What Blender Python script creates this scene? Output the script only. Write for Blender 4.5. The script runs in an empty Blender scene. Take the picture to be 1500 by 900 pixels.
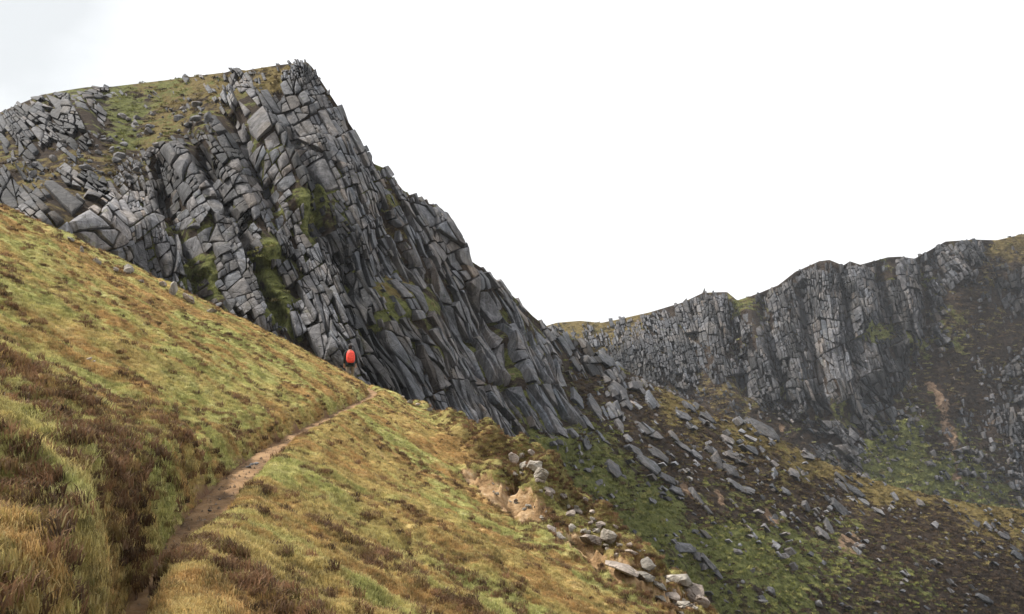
import bpy, bmesh, math, random
import numpy as np
from mathutils import Vector, Matrix

random.seed(7)
RNG = np.random.default_rng(11)
SC = bpy.context.scene
COL = SC.collection
R = math.radians

# ------------------------------------------------------------------ camera
FPX = 1299.0                      # focal length in photograph pixels (1500 wide)
PITCH = math.atan(60.0 / FPX)     # horizon at row 510
cam = bpy.data.cameras.new('camera')
cam.sensor_width = 36.0
cam.lens = 36.0 * FPX / 1500.0
cam.clip_start = 0.1
cam.clip_end = 6000
camo = bpy.data.objects.new('camera', cam)
COL.objects.link(camo)
camo.location = (0, 0, 0)
camo.rotation_euler = (math.pi / 2 + PITCH, 0, 0)
SC.camera = camo

# ------------------------------------------------------------------ sky, sun, exposure
SUN_EL, SUN_AZ = R(50), R(-72)    # azimuth from +y towards +x
world = bpy.data.worlds.new('World')
SC.world = world
world.use_nodes = True
nt = world.node_tree
nt.nodes.clear()
def N(t, kind, **kw):
    n = t.nodes.new(kind)
    for k, v in kw.items():
        setattr(n, k, v)
    return n
wo = N(nt, 'ShaderNodeOutputWorld')
bg = N(nt, 'ShaderNodeBackground')
sky = N(nt, 'ShaderNodeTexSky', sky_type='NISHITA', sun_disc=False)
sky.sun_elevation = SUN_EL
sky.sun_rotation = SUN_AZ
sky.air_density = 1.0
sky.dust_density = 3.0
SKY_STRENGTH = 0.10
bg.inputs['Strength'].default_value = SKY_STRENGTH
tc = N(nt, 'ShaderNodeTexCoord')
mp = N(nt, 'ShaderNodeMapping')
mp.inputs['Scale'].default_value = (1.3, 1.3, 2.6)
nz = N(nt, 'ShaderNodeTexNoise')
nz.inputs['Scale'].default_value = 4.0
nz.inputs['Detail'].default_value = 5
nz.inputs['Roughness'].default_value = 0.5
# one thicker, greyer cloud high on the left; the rest of the sheet is bright and even
vd = N(nt, 'ShaderNodeVectorMath', operation='DISTANCE')
vd.inputs[1].default_value = Vector((-0.58, 1.0, 0.40)).normalized()
ad = N(nt, 'ShaderNodeMath', operation='MULTIPLY_ADD')
ad.inputs[1].default_value = -0.17
cr = N(nt, 'ShaderNodeValToRGB')
cr.color_ramp.elements[0].position = 0.0
cr.color_ramp.elements[0].color = (4.9, 5.05, 5.1, 1)
cr.color_ramp.elements[1].position = 0.11
cr.color_ramp.elements[1].color = (7.5, 7.6, 7.7, 1)
mx = N(nt, 'ShaderNodeMixRGB')
mx.inputs['Fac'].default_value = 0.93          # an almost closed cloud sheet over the clear sky
L = nt.links.new
L(tc.outputs['Generated'], mp.inputs['Vector'])
L(mp.outputs['Vector'], nz.inputs['Vector'])
L(tc.outputs['Generated'], vd.inputs[0])
L(nz.outputs['Fac'], ad.inputs[0])
L(vd.outputs['Value'], ad.inputs[2])
L(ad.outputs['Value'], cr.inputs['Fac'])
L(sky.outputs['Color'], mx.inputs['Color1'])
L(cr.outputs['Color'], mx.inputs['Color2'])
L(mx.outputs['Color'], bg.inputs['Color'])
L(bg.outputs['Background'], wo.inputs['Surface'])

sun = bpy.data.lights.new('sun', 'SUN')
sun.energy = 3.9
sun.angle = R(4)
sun.color = (1.0, 0.95, 0.87)
suno = bpy.data.objects.new('sun', sun)
COL.objects.link(suno)
sd = Vector((math.sin(SUN_AZ) * math.cos(SUN_EL), math.cos(SUN_AZ) * math.cos(SUN_EL), math.sin(SUN_EL)))
suno.rotation_euler = sd.to_track_quat('Z', 'Y').to_euler()
suno.location = sd * 300

vs = SC.view_settings
vs.view_transform = 'Standard'
vs.look = 'None'
vs.exposure = 0.82
vs.gamma = 1.0
vs.use_curve_mapping = False
SC.cycles.use_denoising = True
SC.cycles.max_bounces = 5
SC.cycles.diffuse_bounces = 3
SC.cycles.transparent_max_bounces = 6
SC.cycles.volume_bounces = 0

# ------------------------------------------------------------------ maths helpers
CP, SP = math.cos(PITCH), math.sin(PITCH)
def rays(u, v):
    u = np.asarray(u, float); v = np.asarray(v, float)
    x = (u - 750.0) / FPX
    z = (450.0 - v) / FPX
    return x, CP - z * SP, SP + z * CP
def unproj(u, v, D):
    x, y, z = rays(u, v)
    k = D / y
    return np.stack([x * k, y * k, z * k], -1)
def proj(P):
    P = np.asarray(P, float)
    yc = P[..., 1] * CP + P[..., 2] * SP
    zc = -P[..., 1] * SP + P[..., 2] * CP
    yc = np.where(np.abs(yc) < 1e-6, 1e-6, yc)
    return 750 + FPX * P[..., 0] / yc, 450 - FPX * zc / yc, yc

def _hash(ix, iy, seed):
    h = (ix.astype(np.int64) * 374761393 + iy.astype(np.int64) * 668265263 + seed * 1442695041) & 0xFFFFFFFF
    h = ((h ^ (h >> 13)) * 1274126177) & 0xFFFFFFFF
    h = h ^ (h >> 16)
    return (h & 0xFFFFFF) / float(0xFFFFFF)
def noise2(x, y, seed=0):
    x = np.asarray(x, float); y = np.asarray(y, float)
    ix = np.floor(x); iy = np.floor(y)
    fx = x - ix; fy = y - iy
    r = 0
    fade = lambda t: t * t * t * (t * (t * 6 - 15) + 10)
    wx, wy = fade(fx), fade(fy)
    def g(ax, ay):
        a = _hash(ix + ax, iy + ay, seed) * 2 * np.pi
        return np.cos(a) * (fx - ax) + np.sin(a) * (fy - ay)
    a = g(0, 0) * (1 - wx) + g(1, 0) * wx
    b = g(0, 1) * (1 - wx) + g(1, 1) * wx
    return (a * (1 - wy) + b * wy) * 1.5
def fbm(x, y, seed=0, oct=4, gain=0.5):
    s = 0; a = 1.0
    for o in range(oct):
        s = s + a * noise2(x * 2 ** o + 17.3 * o, y * 2 ** o - 9.1 * o, seed + o)
        a *= gain
    return s
def smooth(a, b, x):
    t = np.clip((np.asarray(x, float) - a) / (np.asarray(b, float) - a), 0, 1)
    return t * t * (3 - 2 * t)

class TPS:
    def __init__(self, pts, vals, scale=300.0, reg=1e-3):
        self.p = np.asarray(pts, float) / scale
        self.s = scale
        n = len(self.p)
        K = self._k(self.p, self.p) + reg * np.eye(n)
        A = np.zeros((n + 3, n + 3))
        A[:n, :n] = K
        A[:n, n] = 1; A[:n, n + 1:] = self.p
        A[n, :n] = 1; A[n + 1:, :n] = self.p.T
        self.c = np.linalg.solve(A, np.concatenate([np.asarray(vals, float), np.zeros(3)]))
    @staticmethod
    def _k(a, b):
        r2 = ((a[:, None, :] - b[None, :, :]) ** 2).sum(-1)
        return 0.5 * r2 * np.log(r2 + 1e-12)
    def __call__(self, u, v):
        q = np.stack([np.ravel(u), np.ravel(v)], -1) / self.s
        out = np.empty(len(q))
        n = len(self.p)
        for i in range(0, len(q), 40000):
            b = q[i:i + 40000]
            out[i:i + 40000] = self._k(b, self.p) @ self.c[:n] + self.c[n] + b @ self.c[n + 1:]
        return out.reshape(np.shape(u))

class Field:
    """inverse-distance field through a table of (u, v, values...)"""
    def __init__(self, rows, eps=14.0):
        a = np.asarray(rows, float)
        self.p = a[:, :2]; self.v = a[:, 2:]; self.e = eps
    def __call__(self, u, v):
        q = np.stack([np.ravel(u), np.ravel(v)], -1)
        out = np.empty((len(q), self.v.shape[1]))
        for i in range(0, len(q), 40000):
            b = q[i:i + 40000]
            r2 = ((b[:, None, :] - self.p[None]) ** 2).sum(-1)
            w = 1.0 / (r2 + self.e ** 2) ** 2
            w /= w.sum(1, keepdims=True)
            out[i:i + 40000] = w @ self.v
        return out.reshape(np.shape(u) + (self.v.shape[1],))

def poly_dist(x, y, pts):
    """signed distance to an open polyline (positive on its right-hand side) and arc parameter"""
    x = np.asarray(x, float); y = np.asarray(y, float)
    best = np.full(x.shape, 1e9); sgn = np.ones(x.shape); par = np.zeros(x.shape)
    acc = 0.0
    for (ax, ay), (bx, by) in zip(pts[:-1], pts[1:]):
        dx, dy = bx - ax, by - ay
        L2 = dx * dx + dy * dy; Ls = math.sqrt(L2)
        t = np.clip(((x - ax) * dx + (y - ay) * dy) / L2, 0, 1)
        ex, ey = x - ax - t * dx, y - ay - t * dy
        d2 = ex * ex + ey * ey
        m = d2 < best
        best = np.where(m, d2, best)
        sgn = np.where(m, np.where(dx * (y - ay) - dy * (x - ax) > 0, -1.0, 1.0), sgn)
        par = np.where(m, acc + t * Ls, par)
        acc += Ls
    return np.sqrt(best) * sgn, par
def in_poly(u, v, poly):
    u = np.asarray(u, float); v = np.asarray(v, float)
    c = np.zeros(u.shape, bool)
    j = len(poly) - 1
    for i in range(len(poly)):
        xi, yi = poly[i]; xj, yj = poly[j]
        if yi != yj:
            c ^= ((yi > v) != (yj > v)) & (u < (xj - xi) * (v - yi) / (yj - yi) + xi)
        j = i
    return c
def spline(pts, n):
    """Catmull-Rom through pts"""
    p = np.asarray(pts, float)
    p = np.vstack([2 * p[0] - p[1], p, 2 * p[-1] - p[-2]])
    out = []
    for i in range(1, len(p) - 2):
        for t in np.linspace(0, 1, n, endpoint=False):
            a, b, c, d = p[i - 1], p[i], p[i + 1], p[i + 2]
            out.append(0.5 * (2 * b + (c - a) * t + (2 * a - 5 * b + 4 * c - d) * t * t + (3 * b - a - 3 * c + d) * t ** 3))
    out.append(p[-2])
    return np.array(out)

# ------------------------------------------------------------------ object helpers
def tag(o, label=None, cat=None, group=None, kind=None):
    if label: o['label'] = label
    if cat: o['category'] = cat
    if group: o['group'] = group
    if kind: o['kind'] = kind
    return o
def link(name, me, parent=None, mat=None):
    o = bpy.data.objects.new(name, me)
    COL.objects.link(o)
    if parent is not None: o.parent = parent
    if mat is not None and not me.materials: me.materials.append(mat)
    return o
def mesh_np(name, verts, faces, smooth_angle=None, attrs=None, flat=False):
    """faces: (n,3)/(n,4) array or list of arrays; attrs: name -> per-vertex floats (n,) or colours (n,3)"""
    me = bpy.data.meshes.new(name)
    verts = np.asarray(verts, np.float32)
    if isinstance(faces, np.ndarray): faces = [faces]
    faces = [np.asarray(f, np.int32) for f in faces if len(f)]
    loops = np.concatenate([f.ravel() for f in faces])
    tot = np.concatenate([np.full(len(f), f.shape[1], np.int32) for f in faces])
    start = np.concatenate([[0], np.cumsum(tot)[:-1]]).astype(np.int32)
    me.vertices.add(len(verts)); me.vertices.foreach_set('co', verts.ravel())
    me.loops.add(len(loops)); me.loops.foreach_set('vertex_index', loops)
    me.polygons.add(len(tot)); me.polygons.foreach_set('loop_start', start)
    me.polygons.foreach_set('loop_total', tot)
    me.update(calc_edges=True)
    me.validate()
    me.polygons.foreach_set('use_smooth', np.full(len(me.polygons), not flat))
    if smooth_angle is not None: me.set_sharp_from_angle(angle=smooth_angle)
    for k, a in (attrs or {}).items():
        a = np.asarray(a, np.float32)
        if a.ndim == 1:
            at = me.attributes.new(k, 'FLOAT', 'POINT'); at.data.foreach_set('value', a)
        else:
            at = me.attributes.new(k, 'FLOAT_COLOR', 'POINT')
            at.data.foreach_set('color', np.concatenate([a, np.ones((len(a), 1), np.float32)], 1).ravel())
    me.update()
    return me
def grid_faces(nr, nc):
    i = np.arange(nr - 1)[:, None] * nc + np.arange(nc - 1)[None, :]
    i = i.ravel()
    return np.stack([i, i + 1, i + nc + 1, i + nc], -1)

# ------------------------------------------------------------------ materials
def new_mat(name, rough=0.9, spec=0.2):
    m = bpy.data.materials.new(name); m.use_nodes = True
    t = m.node_tree
    b = t.nodes['Principled BSDF']
    b.inputs['Roughness'].default_value = rough
    b.inputs['Specular IOR Level'].default_value = spec
    return m, t, b
def nnoise(t, vec, scale, detail=4, rough=0.55, w=None):
    n = N(t, 'ShaderNodeTexNoise'); n.inputs['Scale'].default_value = scale
    n.inputs['Detail'].default_value = detail; n.inputs['Roughness'].default_value = rough
    if vec is not None: t.links.new(vec, n.inputs['Vector'])
    return n.outputs['Fac']
def ramp(t, fac, stops):
    r = N(t, 'ShaderNodeValToRGB')
    e = r.color_ramp.elements
    while len(e) < len(stops): e.new(0.5)
    for el, (p, c) in zip(e, stops):
        el.position = p; el.color = (c, c, c, 1) if isinstance(c, (int, float)) else (*c, 1)
    t.links.new(fac, r.inputs['Fac'])
    return r.outputs['Color']
def mix(t, fac, a, b, mode='MIX'):
    m = N(t, 'ShaderNodeMixRGB', blend_type=mode)
    for s, val in (('Fac', fac), ('Color1', a), ('Color2', b)):
        if isinstance(val, (int, float)): m.inputs[s].default_value = val if s == 'Fac' else (val, val, val, 1)
        elif isinstance(val, tuple): m.inputs[s].default_value = (*val, 1)
        else: t.links.new(val, m.inputs[s])
    return m.outputs['Color']
def attr(t, name, out='Fac'):
    a = N(t, 'ShaderNodeAttribute'); a.attribute_name = name
    return a.outputs[out]
def pos(t, scale=(1, 1, 1), rot=(0, 0, 0)):
    g = N(t, 'ShaderNodeNewGeometry')
    m = N(t, 'ShaderNodeMapping'); m.inputs['Scale'].default_value = scale; m.inputs['Rotation'].default_value = rot
    t.links.new(g.outputs['Position'], m.inputs['Vector'])
    return m.outputs['Vector']
def math_n(t, op, a, b=None):
    m = N(t, 'ShaderNodeMath', operation=op)
    for i, val in enumerate((a, b)):
        if val is None: continue
        if isinstance(val, (int, float)): m.inputs[i].default_value = val
        else: t.links.new(val, m.inputs[i])
    return m.outputs[0]
def bump(t, b, height, strength, dist):
    n = N(t, 'ShaderNodeBump'); n.inputs['Strength'].default_value = strength; n.inputs['Distance'].default_value = dist
    t.links.new(height, n.inputs['Height']); t.links.new(n.outputs['Normal'], b.inputs['Normal'])

def rock_material(name, tint, k=1.0):
    """weathered granite; k = size of the grain in the scene"""
    m, t, b = new_mat(name, 0.82, 0.28)
    p = pos(t)
    big = nnoise(t, p, 0.22 / k, 4, 0.6)
    mid = nnoise(t, p, 1.3 / k, 6, 0.65)
    fin = nnoise(t, p, 7.0 / k, 5, 0.7)
    streak = nnoise(t, pos(t, (1.6 / k, 1.6 / k, 0.16 / k), (0.0, R(28), 0)), 1.0, 5, 0.6)
    c = ramp(t, mid, [(0.30, tuple(0.55 * x for x in tint)), (0.50, tint), (0.70, tuple(min(1, 1.45 * x) for x in tint))])
    c = mix(t, ramp(t, streak, [(0.40, 0.0), (0.62, 0.72)]), c, tuple(0.28 * x for x in tint))
    c = mix(t, ramp(t, big, [(0.50, 0.0), (0.72, 0.35)]), c, (0.19, 0.155, 0.12))
    c = mix(t, ramp(t, fin, [(0.62, 0.0), (0.74, 0.5)]), c, (0.27, 0.27, 0.27))
    c = mix(t, ramp(t, nnoise(t, p, 0.9 / k, 5, 0.7), [(0.60, 0.0), (0.70, 0.7)]), c, (0.055, 0.06, 0.028))
    c = mix(t, 1.0, c, attr(t, 'tone', 'Color'), 'MULTIPLY')
    t.links.new(c, b.inputs['Base Color'])
    v = N(t, 'ShaderNodeTexVoronoi', feature='DISTANCE_TO_EDGE'); v.inputs['Scale'].default_value = 0.9 / k
    wv = mix(t, 0.25, p, nnoise(t, p, 2.0 / k), 'ADD')
    t.links.new(wv, v.inputs['Vector'])
    crack = ramp(t, v.outputs['Distance'], [(0.0, 0.0), (0.05, 1.0)])
    h = math_n(t, 'ADD', math_n(t, 'MULTIPLY', mid, 1.2), math_n(t, 'MULTIPLY', fin, 0.5))
    h = math_n(t, 'ADD', h, math_n(t, 'MULTIPLY', crack, 0.35))
    bump(t, b, h, 0.9, 0.28 * k)
    return m

def veg_material(name, k=1.0):
    """mountainside turf: attributes green / heather / gold / soil say what grows where"""
    m, t, b = new_mat(name, 0.95, 0.1)
    p = pos(t)
    n1 = nnoise(t, p, 0.5 / k, 5, 0.65); n2 = nnoise(t, p, 2.6 / k, 5, 0.7); n3 = nnoise(t, p, 9.0 / k, 3, 0.7)
    green = ramp(t, n2, [(0.30, (0.040, 0.042, 0.016)), (0.52, (0.14, 0.15, 0.045)), (0.72, (0.23, 0.22, 0.08))])
    heath = ramp(t, n2, [(0.32, (0.018, 0.014, 0.011)), (0.55, (0.050, 0.034, 0.024)), (0.74, (0.10, 0.075, 0.04))])
    gold = ramp(t, n2, [(0.30, (0.07, 0.055, 0.022)), (0.52, (0.17, 0.125, 0.045)), (0.72, (0.26, 0.21, 0.09))])
    soil = ramp(t, n2, [(0.30, (0.12, 0.075, 0.045)), (0.55, (0.27, 0.18, 0.115)), (0.75, (0.38, 0.30, 0.23))])
    w = math_n(t, 'ADD', math_n(t, 'MULTIPLY', math_n(t, 'SUBTRACT', n1, 0.5), 2.2), math_n(t, 'MULTIPLY', math_n(t, 'SUBTRACT', nnoise(t, p, 0.13 / k, 3, 0.6), 0.5), 1.2))
    def sel(a, lo, hi):
        return ramp(t, math_n(t, 'ADD', attr(t, a), w), [(lo, 0.0), (hi, 1.0)])
    c = mix(t, sel('gold', 0.38, 0.62), heath, gold)
    c = mix(t, sel('green', 0.38, 0.60), c, green)
    c = mix(t, sel('soil', 0.42, 0.56), c, soil)
    c = mix(t, ramp(t, n3, [(0.55, 0.0), (0.75, 0.5)]), c, (0.022, 0.020, 0.012))
    t.links.new(c, b.inputs['Base Color'])
    bump(t, b, math_n(t, 'ADD', n2, math_n(t, 'MULTIPLY', n3, 0.6)), 1.0, 0.45 * k)
    return m

ROCK = rock_material('granite', (0.098, 0.096, 0.101))
ROCK_FAR = rock_material('granite_far', (0.076, 0.075, 0.080), 2.6)
ROCK_PALE = rock_material('granite_pale', (0.36, 0.33, 0.29), 0.5)
VEG = veg_material('mountain_turf')
VEG_FAR = veg_material('mountain_turf_far', 3.0)

# ------------------------------------------------------------------ a mountain face: a surface with real depth, its rock broken into blocks
class Face:
    def __init__(self, skyline, depths, table, ribs, amp=1.0, eps=14.0):
        d = np.array(depths, float)
        self.tps = TPS(d[:, :2], 1.0 / d[:, 2])
        self.sk = np.array(skyline, float)
        self.field = Field(table, eps)
        self.ribs = ribs; self.amp = amp
    def sky(self, u): return np.interp(u, self.sk[:, 0], self.sk[:, 1])
    def depth(self, u, v): return 1.0 / np.maximum(self.tps(u, v), 1e-4)
    def relief(self, u, v):
        r = np.zeros(np.shape(u))
        wa = 7 * noise2(u / 40, v / 40, 91) + 4 * noise2(u / 15, v / 18, 92)
        for pts, wid, hgt in self.ribs:
            d, _ = poly_dist(u + wa, v, pts)
            g = np.exp(-(np.abs(d) / wid) ** 3)
            r = np.where(np.abs(hgt) * g > np.abs(r), hgt * g, r) if hgt > 0 else r + hgt * g
        a = self.angle(u, v)
        pu = u * np.sin(a) - v * np.cos(a)
        qu = u * np.cos(a) + v * np.sin(a)
        rk = self.field(u, v)[..., 3]
        r = r + self.amp * rk * (1.3 * noise2(pu / 46, qu / 200, 5) + 0.45 * noise2(pu / 20, qu / 90, 9) + 0.7 * noise2(pu / 70, qu / 50, 21) + 0.45 * noise2(pu / 26, qu / 30, 23))
        return r * smooth(-4, 30, v - self.sky(u))
    def out(self, u, v):
        """the way the face looks out: mostly level, away from the mountain"""
        n = self.nrm(u, v)
        n[..., 2] *= 0.3
        x, y, z = rays(u, v)
        n = n - 0.9 * np.stack([x, y, z], -1)
        return n / np.linalg.norm(n, axis=-1, keepdims=True)
    def angle(self, u, v): return np.radians(np.clip(60 + 0 * np.asarray(u), 0, 90))
    def P(self, u, v, rel=None):
        b = unproj(u, v, self.depth(u, v))
        n = self.out(u, v)
        if rel is None: rel = self.relief(u, v)
        return b + n * np.asarray(rel)[..., None]
    def nrm(self, u, v):
        e = 3.0
        D = self.depth
        du = unproj(u + e, v, D(u + e, v)) - unproj(u - e, v, D(u - e, v))
        dv = unproj(u, v + e, D(u, v + e)) - unproj(u, v - e, D(u, v - e))
        n = np.cross(dv, du)
        n /= np.linalg.norm(n, axis=-1, keepdims=True) + 1e-9
        n *= np.where((n[..., 1] > 0), -1.0, 1.0)[..., None]
        return n

    def terrain(self, name, u0, u1, nc, bottom, nr, mat, bumpy=0.3, back=60.0, soil=(), sink=1.0, tufts=1.0):
        us = np.linspace(u0, u1, nc)
        self.bot = ([b[0] for b in bottom], [b[1] for b in bottom])
        t = np.linspace(0, 1, nr) ** 1.0
        sk = self.sky(us) + 2.0
        bo = np.interp(us, [b[0] for b in bottom], [b[1] for b in bottom])
        U = np.repeat(us[None], nr, 0)
        V = sk[None] + (bo - sk)[None] * t[:, None]
        f = self.field(U, V)
        k = self.depth(U, V) / 100.0
        P0 = unproj(U, V, self.depth(U, V))
        h = fbm(P0[..., 0] / 2.2 / bumpy ** .5 , (P0[..., 1] * .5 + P0[..., 2]) / 2.2 / bumpy ** .5, 31, 4, 0.6) * bumpy
        rel = self.relief(U, V)
        rock = smooth(0.25, 0.8, f[..., 3])
        P = P0 + self.out(U, V) * (rel + (h * (1 - 0.6 * rock) - 1.1 * sink * rock) * smooth(0, 12, V - self.sky(U)))[..., None]
        so = np.zeros(U.shape)
        for pl, wd in soil:
            d, _ = poly_dist(U, V, pl)
            so = np.maximum(so, 0.72 * (1.0 - np.clip(np.abs(d) / (1.5 * wd), 0, 1)))
        # the far side of the crest, falling away behind the skyline
        rows = []
        for kk, dz in ((2.0, -0.5), (8.0, -2.2), (0.4 * back, -0.18 * back), (back, -0.6 * back)):
            q = P[0].copy(); q[:, 1] += kk; q[:, 0] += kk * q[:, 0] / q[:, 1]; q[:, 2] += dz
            rows.insert(0, q)
        PP = np.concatenate([np.array(rows), P], 0)
        ext = lambda a: np.concatenate([np.repeat(a[:1], 4, 0), a], 0).ravel()
        rockd = np.clip(f[..., 3] * 1.2, 0, 1)
        tufts = tufts * (1 - 0.75 * smooth(330, 260, V) * smooth(420, 360, U))
        tufts = tufts * (1 - 0.7 * smooth(860, 800, U) * smooth(200, 300, V) * smooth(640, 600, V))
        vis = smooth(-170, -120, U) * smooth(1640, 1600, U) * (1 - smooth(.35, .7, f[..., 3])) * (so < 0.3)
        at = {'green': ext(f[..., 4]), 'gold': ext(f[..., 6]), 'soil': ext(so), 'tuft': ext(vis * tufts)}
        me = mesh_np(name, PP.reshape(-1, 3), grid_faces(nr + 4, nc)[:, ::-1], attrs=at)
        me.attributes['tuft'].data.foreach_set('value', np.where(np.arange(len(me.vertices)) < 4 * nc, 0, ext(vis * tufts)).astype(np.float32))
        o = link(name, me, None, mat)
        tag(o, kind='structure')
        return o

    def cells(self, box, seed, dens=1.0, start=None):
        """split the face along its two joint sets until every cell has the size the table asks for"""
        rnd = random.Random(seed)
        x0, y0, x1, y1 = box
        start = start or [([(x0, y0), (x1, y0), (x1, y1), (x0, y1)], 0.0)]
        done = []
        level = start
        while level:
            C = np.array([(sum(p[0] for p in c[0]) / len(c[0]), sum(p[1] for p in c[0]) / len(c[0])) for c in level])
            F = self.field(C[:, 0], C[:, 1])
            nxt = []
            for (poly, h), c, f in zip(level, C, F):
                ang = math.radians(f[0]); wid, ln = f[1] * dens * 0.8, f[2] * dens * 1.2
                ax = (math.cos(ang), math.sin(ang)); ay = (-ax[1], ax[0])
                pl = [p[0] * ax[0] + p[1] * ax[1] for p in poly]
                pw = [p[0] * ay[0] + p[1] * ay[1] for p in poly]
                el, ew = max(pl) - min(pl), max(pw) - min(pw)
                rl, rw = el / ln, ew / wid
                lim = 0.5 + rnd.random() ** 2.2 * 2.2
                if max(rl, rw) < lim:
                    done.append((poly, h, c, f)); continue
                along = rl < rw            # cut with a line that runs along the joint direction
                d = ax if along else ay
                jit = rnd.gauss(0, 0.09 if along else 0.30) + (rnd.choice((-1, 1)) * rnd.uniform(0.3, 0.8) if rnd.random() < 0.10 else 0)
                d = (d[0] * math.cos(jit) - d[1] * math.sin(jit), d[0] * math.sin(jit) + d[1] * math.cos(jit))
                nrm = (-d[1], d[0])
                pr = [p[0] * nrm[0] + p[1] * nrm[1] for p in poly]
                cut = min(pr) + (max(pr) - min(pr)) * rnd.uniform(0.33, 0.67)
                A, B = [], []
                n = len(poly)
                for i in range(n):
                    p, q = poly[i], poly[(i + 1) % n]
                    sp, sq = pr[i] - cut, pr[(i + 1) % n] - cut
                    (A if sp >= 0 else B).append(p)
                    if sp * sq < 0:
                        tt = sp / (sp - sq)
                        m = (p[0] + (q[0] - p[0]) * tt, p[1] + (q[1] - p[1]) * tt)
                        A.append(m); B.append(m)
                s = 0.0 if max(el, ew) > 260 else min(1.0, max(el, ew) / 70.0)
                for Q in (A, B):
                    if len(Q) >= 3:
                        nxt.append((Q, h + rnd.gauss(0, 0.30 if along else 0.12) * s + 1j * rnd.gauss(0, 0.13)))
            level = nxt
        return done

    def blocks(self, cells, seed, keep, sink=1.0, edge=0.04, pale_at=False, crisp=False, lift=1.0, gap=0.8):
        """cells -> list of (verts, faces, tone, area)"""
        rnd = random.Random(seed)
        items = []
        allu, allv, off = [], [], []
        for poly, h, c, f in cells:
            rock = f[3]
            sy = float(self.sky(c[0]))
            size = math.sqrt(f[1] * f[2])
            if c[1] < sy + edge * size: continue
            if min(float(p[1]) - float(self.sky(p[0])) for p in poly) < -(1.1 if pale_at else 0.8) * f[1]: continue
            if c[1] > np.interp(c[0], self.bot[0], self.bot[1]) - 12 or not keep(c, rock, rnd): continue
            p = np.array(poly)
            # area and orientation
            x, y = p[:, 0], p[:, 1]
            area = 0.5 * np.sum(x * np.roll(y, -1) - y * np.roll(x, -1))
            if area < 0: p = p[::-1]; area = -area
            if area < 6: continue
            # drop tiny edges
            e = np.linalg.norm(np.roll(p, -1, 0) - p, axis=1)
            p = p[e > 0.06 * e.sum()]
            if len(p) < 3: continue
            # edge mid-points, pushed off line a little, and corners knocked in
            q = []
            for i in range(len(p)):
                a, b = p[i], p[(i + 1) % len(p)]
                q.append(a + (c - a) * (rnd.uniform(0.0, 0.03) if crisp else rnd.uniform(0.02, 0.16)))
                m = a + (b - a) * rnd.uniform(0.35, 0.65)
                q.append(m + (c - m) * rnd.uniform(-0.03, 0.08))
            q = np.array(q)
            g = gap * (0.15 + 1.5 * rnd.random() ** 2) / max(3.0, math.sqrt(area))
            q = c + (q - c) * (1 - g)
            items.append((q, h, c, f, area))
            r3 = [q, c + (q - c) * 0.985, c + (q - c) * rnd.uniform(0.84, 0.92), c + (q - c) * rnd.uniform(0.52, 0.66), c[None]]
            uv = np.concatenate(r3)
            allu.append(uv[:, 0]); allv.append(uv[:, 1]); off.append(len(uv))
        U = np.concatenate(allu); V = np.concatenate(allv)
        # one relief value per block plus a share of the slope, so that blocks stay blocks
        cu = np.array([it[2][0] for it in items]); cv = np.array([it[2][1] for it in items])
        rc = self.relief(cu, cv)
        idx = np.repeat(np.arange(len(items)), off)
        rel = 0.75 * self.relief(U, V) + 0.25 * rc[idx]
        D = self.depth(U, V)
        B = unproj(U, V, D); NN = self.out(cu, cv)[idx]
        # blocks stand squarer than the slope they sit in
        out = []
        k = 0
        for it, n in zip(items, off):
            q, h, c, f, area = it
            dark, h = float(np.imag(h)), float(np.real(h))
            m = len(q)
            mpp = D[k] / FPX
            size = math.sqrt(area) * mpp
            slab = f[2] / f[1] > 2.2
            uu, vv = U[k:k + n], V[k:k + n]
            steep = (rnd.uniform(-0.08, 0.12) if slab else rnd.uniform(-0.12, 0.30))
            side = rnd.gauss(0, 0.22 if slab else 0.30)
            lift_h = h * lift * 14 * mpp * (0.7 if slab else 1.0) + rnd.uniform(-0.10, 0.16) * size
            hh = lift_h + (-(vv - c[1]) * steep + (uu - c[0]) * side) * mpp
            bev = size * (rnd.uniform(0.06, 0.12) if slab else rnd.uniform(0.14, 0.30))
            if crisp: bev *= 0.6; hh += (rnd.gauss(0, .1) * (vv - c[1])) * mpp
            hh[:m] = -0.6 * size - 0.9 * sink
            hh[m:2 * m] -= bev * np.array([rnd.uniform(0.7, 1.4) for _ in range(m)])
            hh[2 * m:3 * m] -= 0.28 * bev * np.array([rnd.uniform(0.5, 1.5) for _ in range(m)])
            hh[3 * m:4 * m] += np.array([rnd.gauss(0, 0.03) for _ in range(m)]) * size
            hh[4 * m] += rnd.uniform(-0.02, 0.05) * size
            P = B[k:k + n] + NN[k:k + n] * (rel[k:k + n] + hh)[:, None]
            i = np.arange(m); j = (i + 1) % m
            fq = np.concatenate([np.stack([i + r_ * m, i + r_ * m + m, j + r_ * m + m, j + r_ * m], -1) for r_ in range(3)])
            ft = np.stack([i + 3 * m, np.full(m, 4 * m), j + 3 * m], -1)
            tv = max(0.3, min(1.7, 0.62 + 0.5 * rnd.random() + (0.34 if slab else 0) + dark))
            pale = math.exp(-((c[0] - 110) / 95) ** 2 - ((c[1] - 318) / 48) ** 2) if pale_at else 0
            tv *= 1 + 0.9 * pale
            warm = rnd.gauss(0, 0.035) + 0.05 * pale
            if rnd.random() < 0.06: warm += 0.12
            tone = np.array([tv * (1 + warm), tv, tv * (1 - warm)])
            out.append((P, fq, ft, tone, area))
            k += n
        return out

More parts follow.
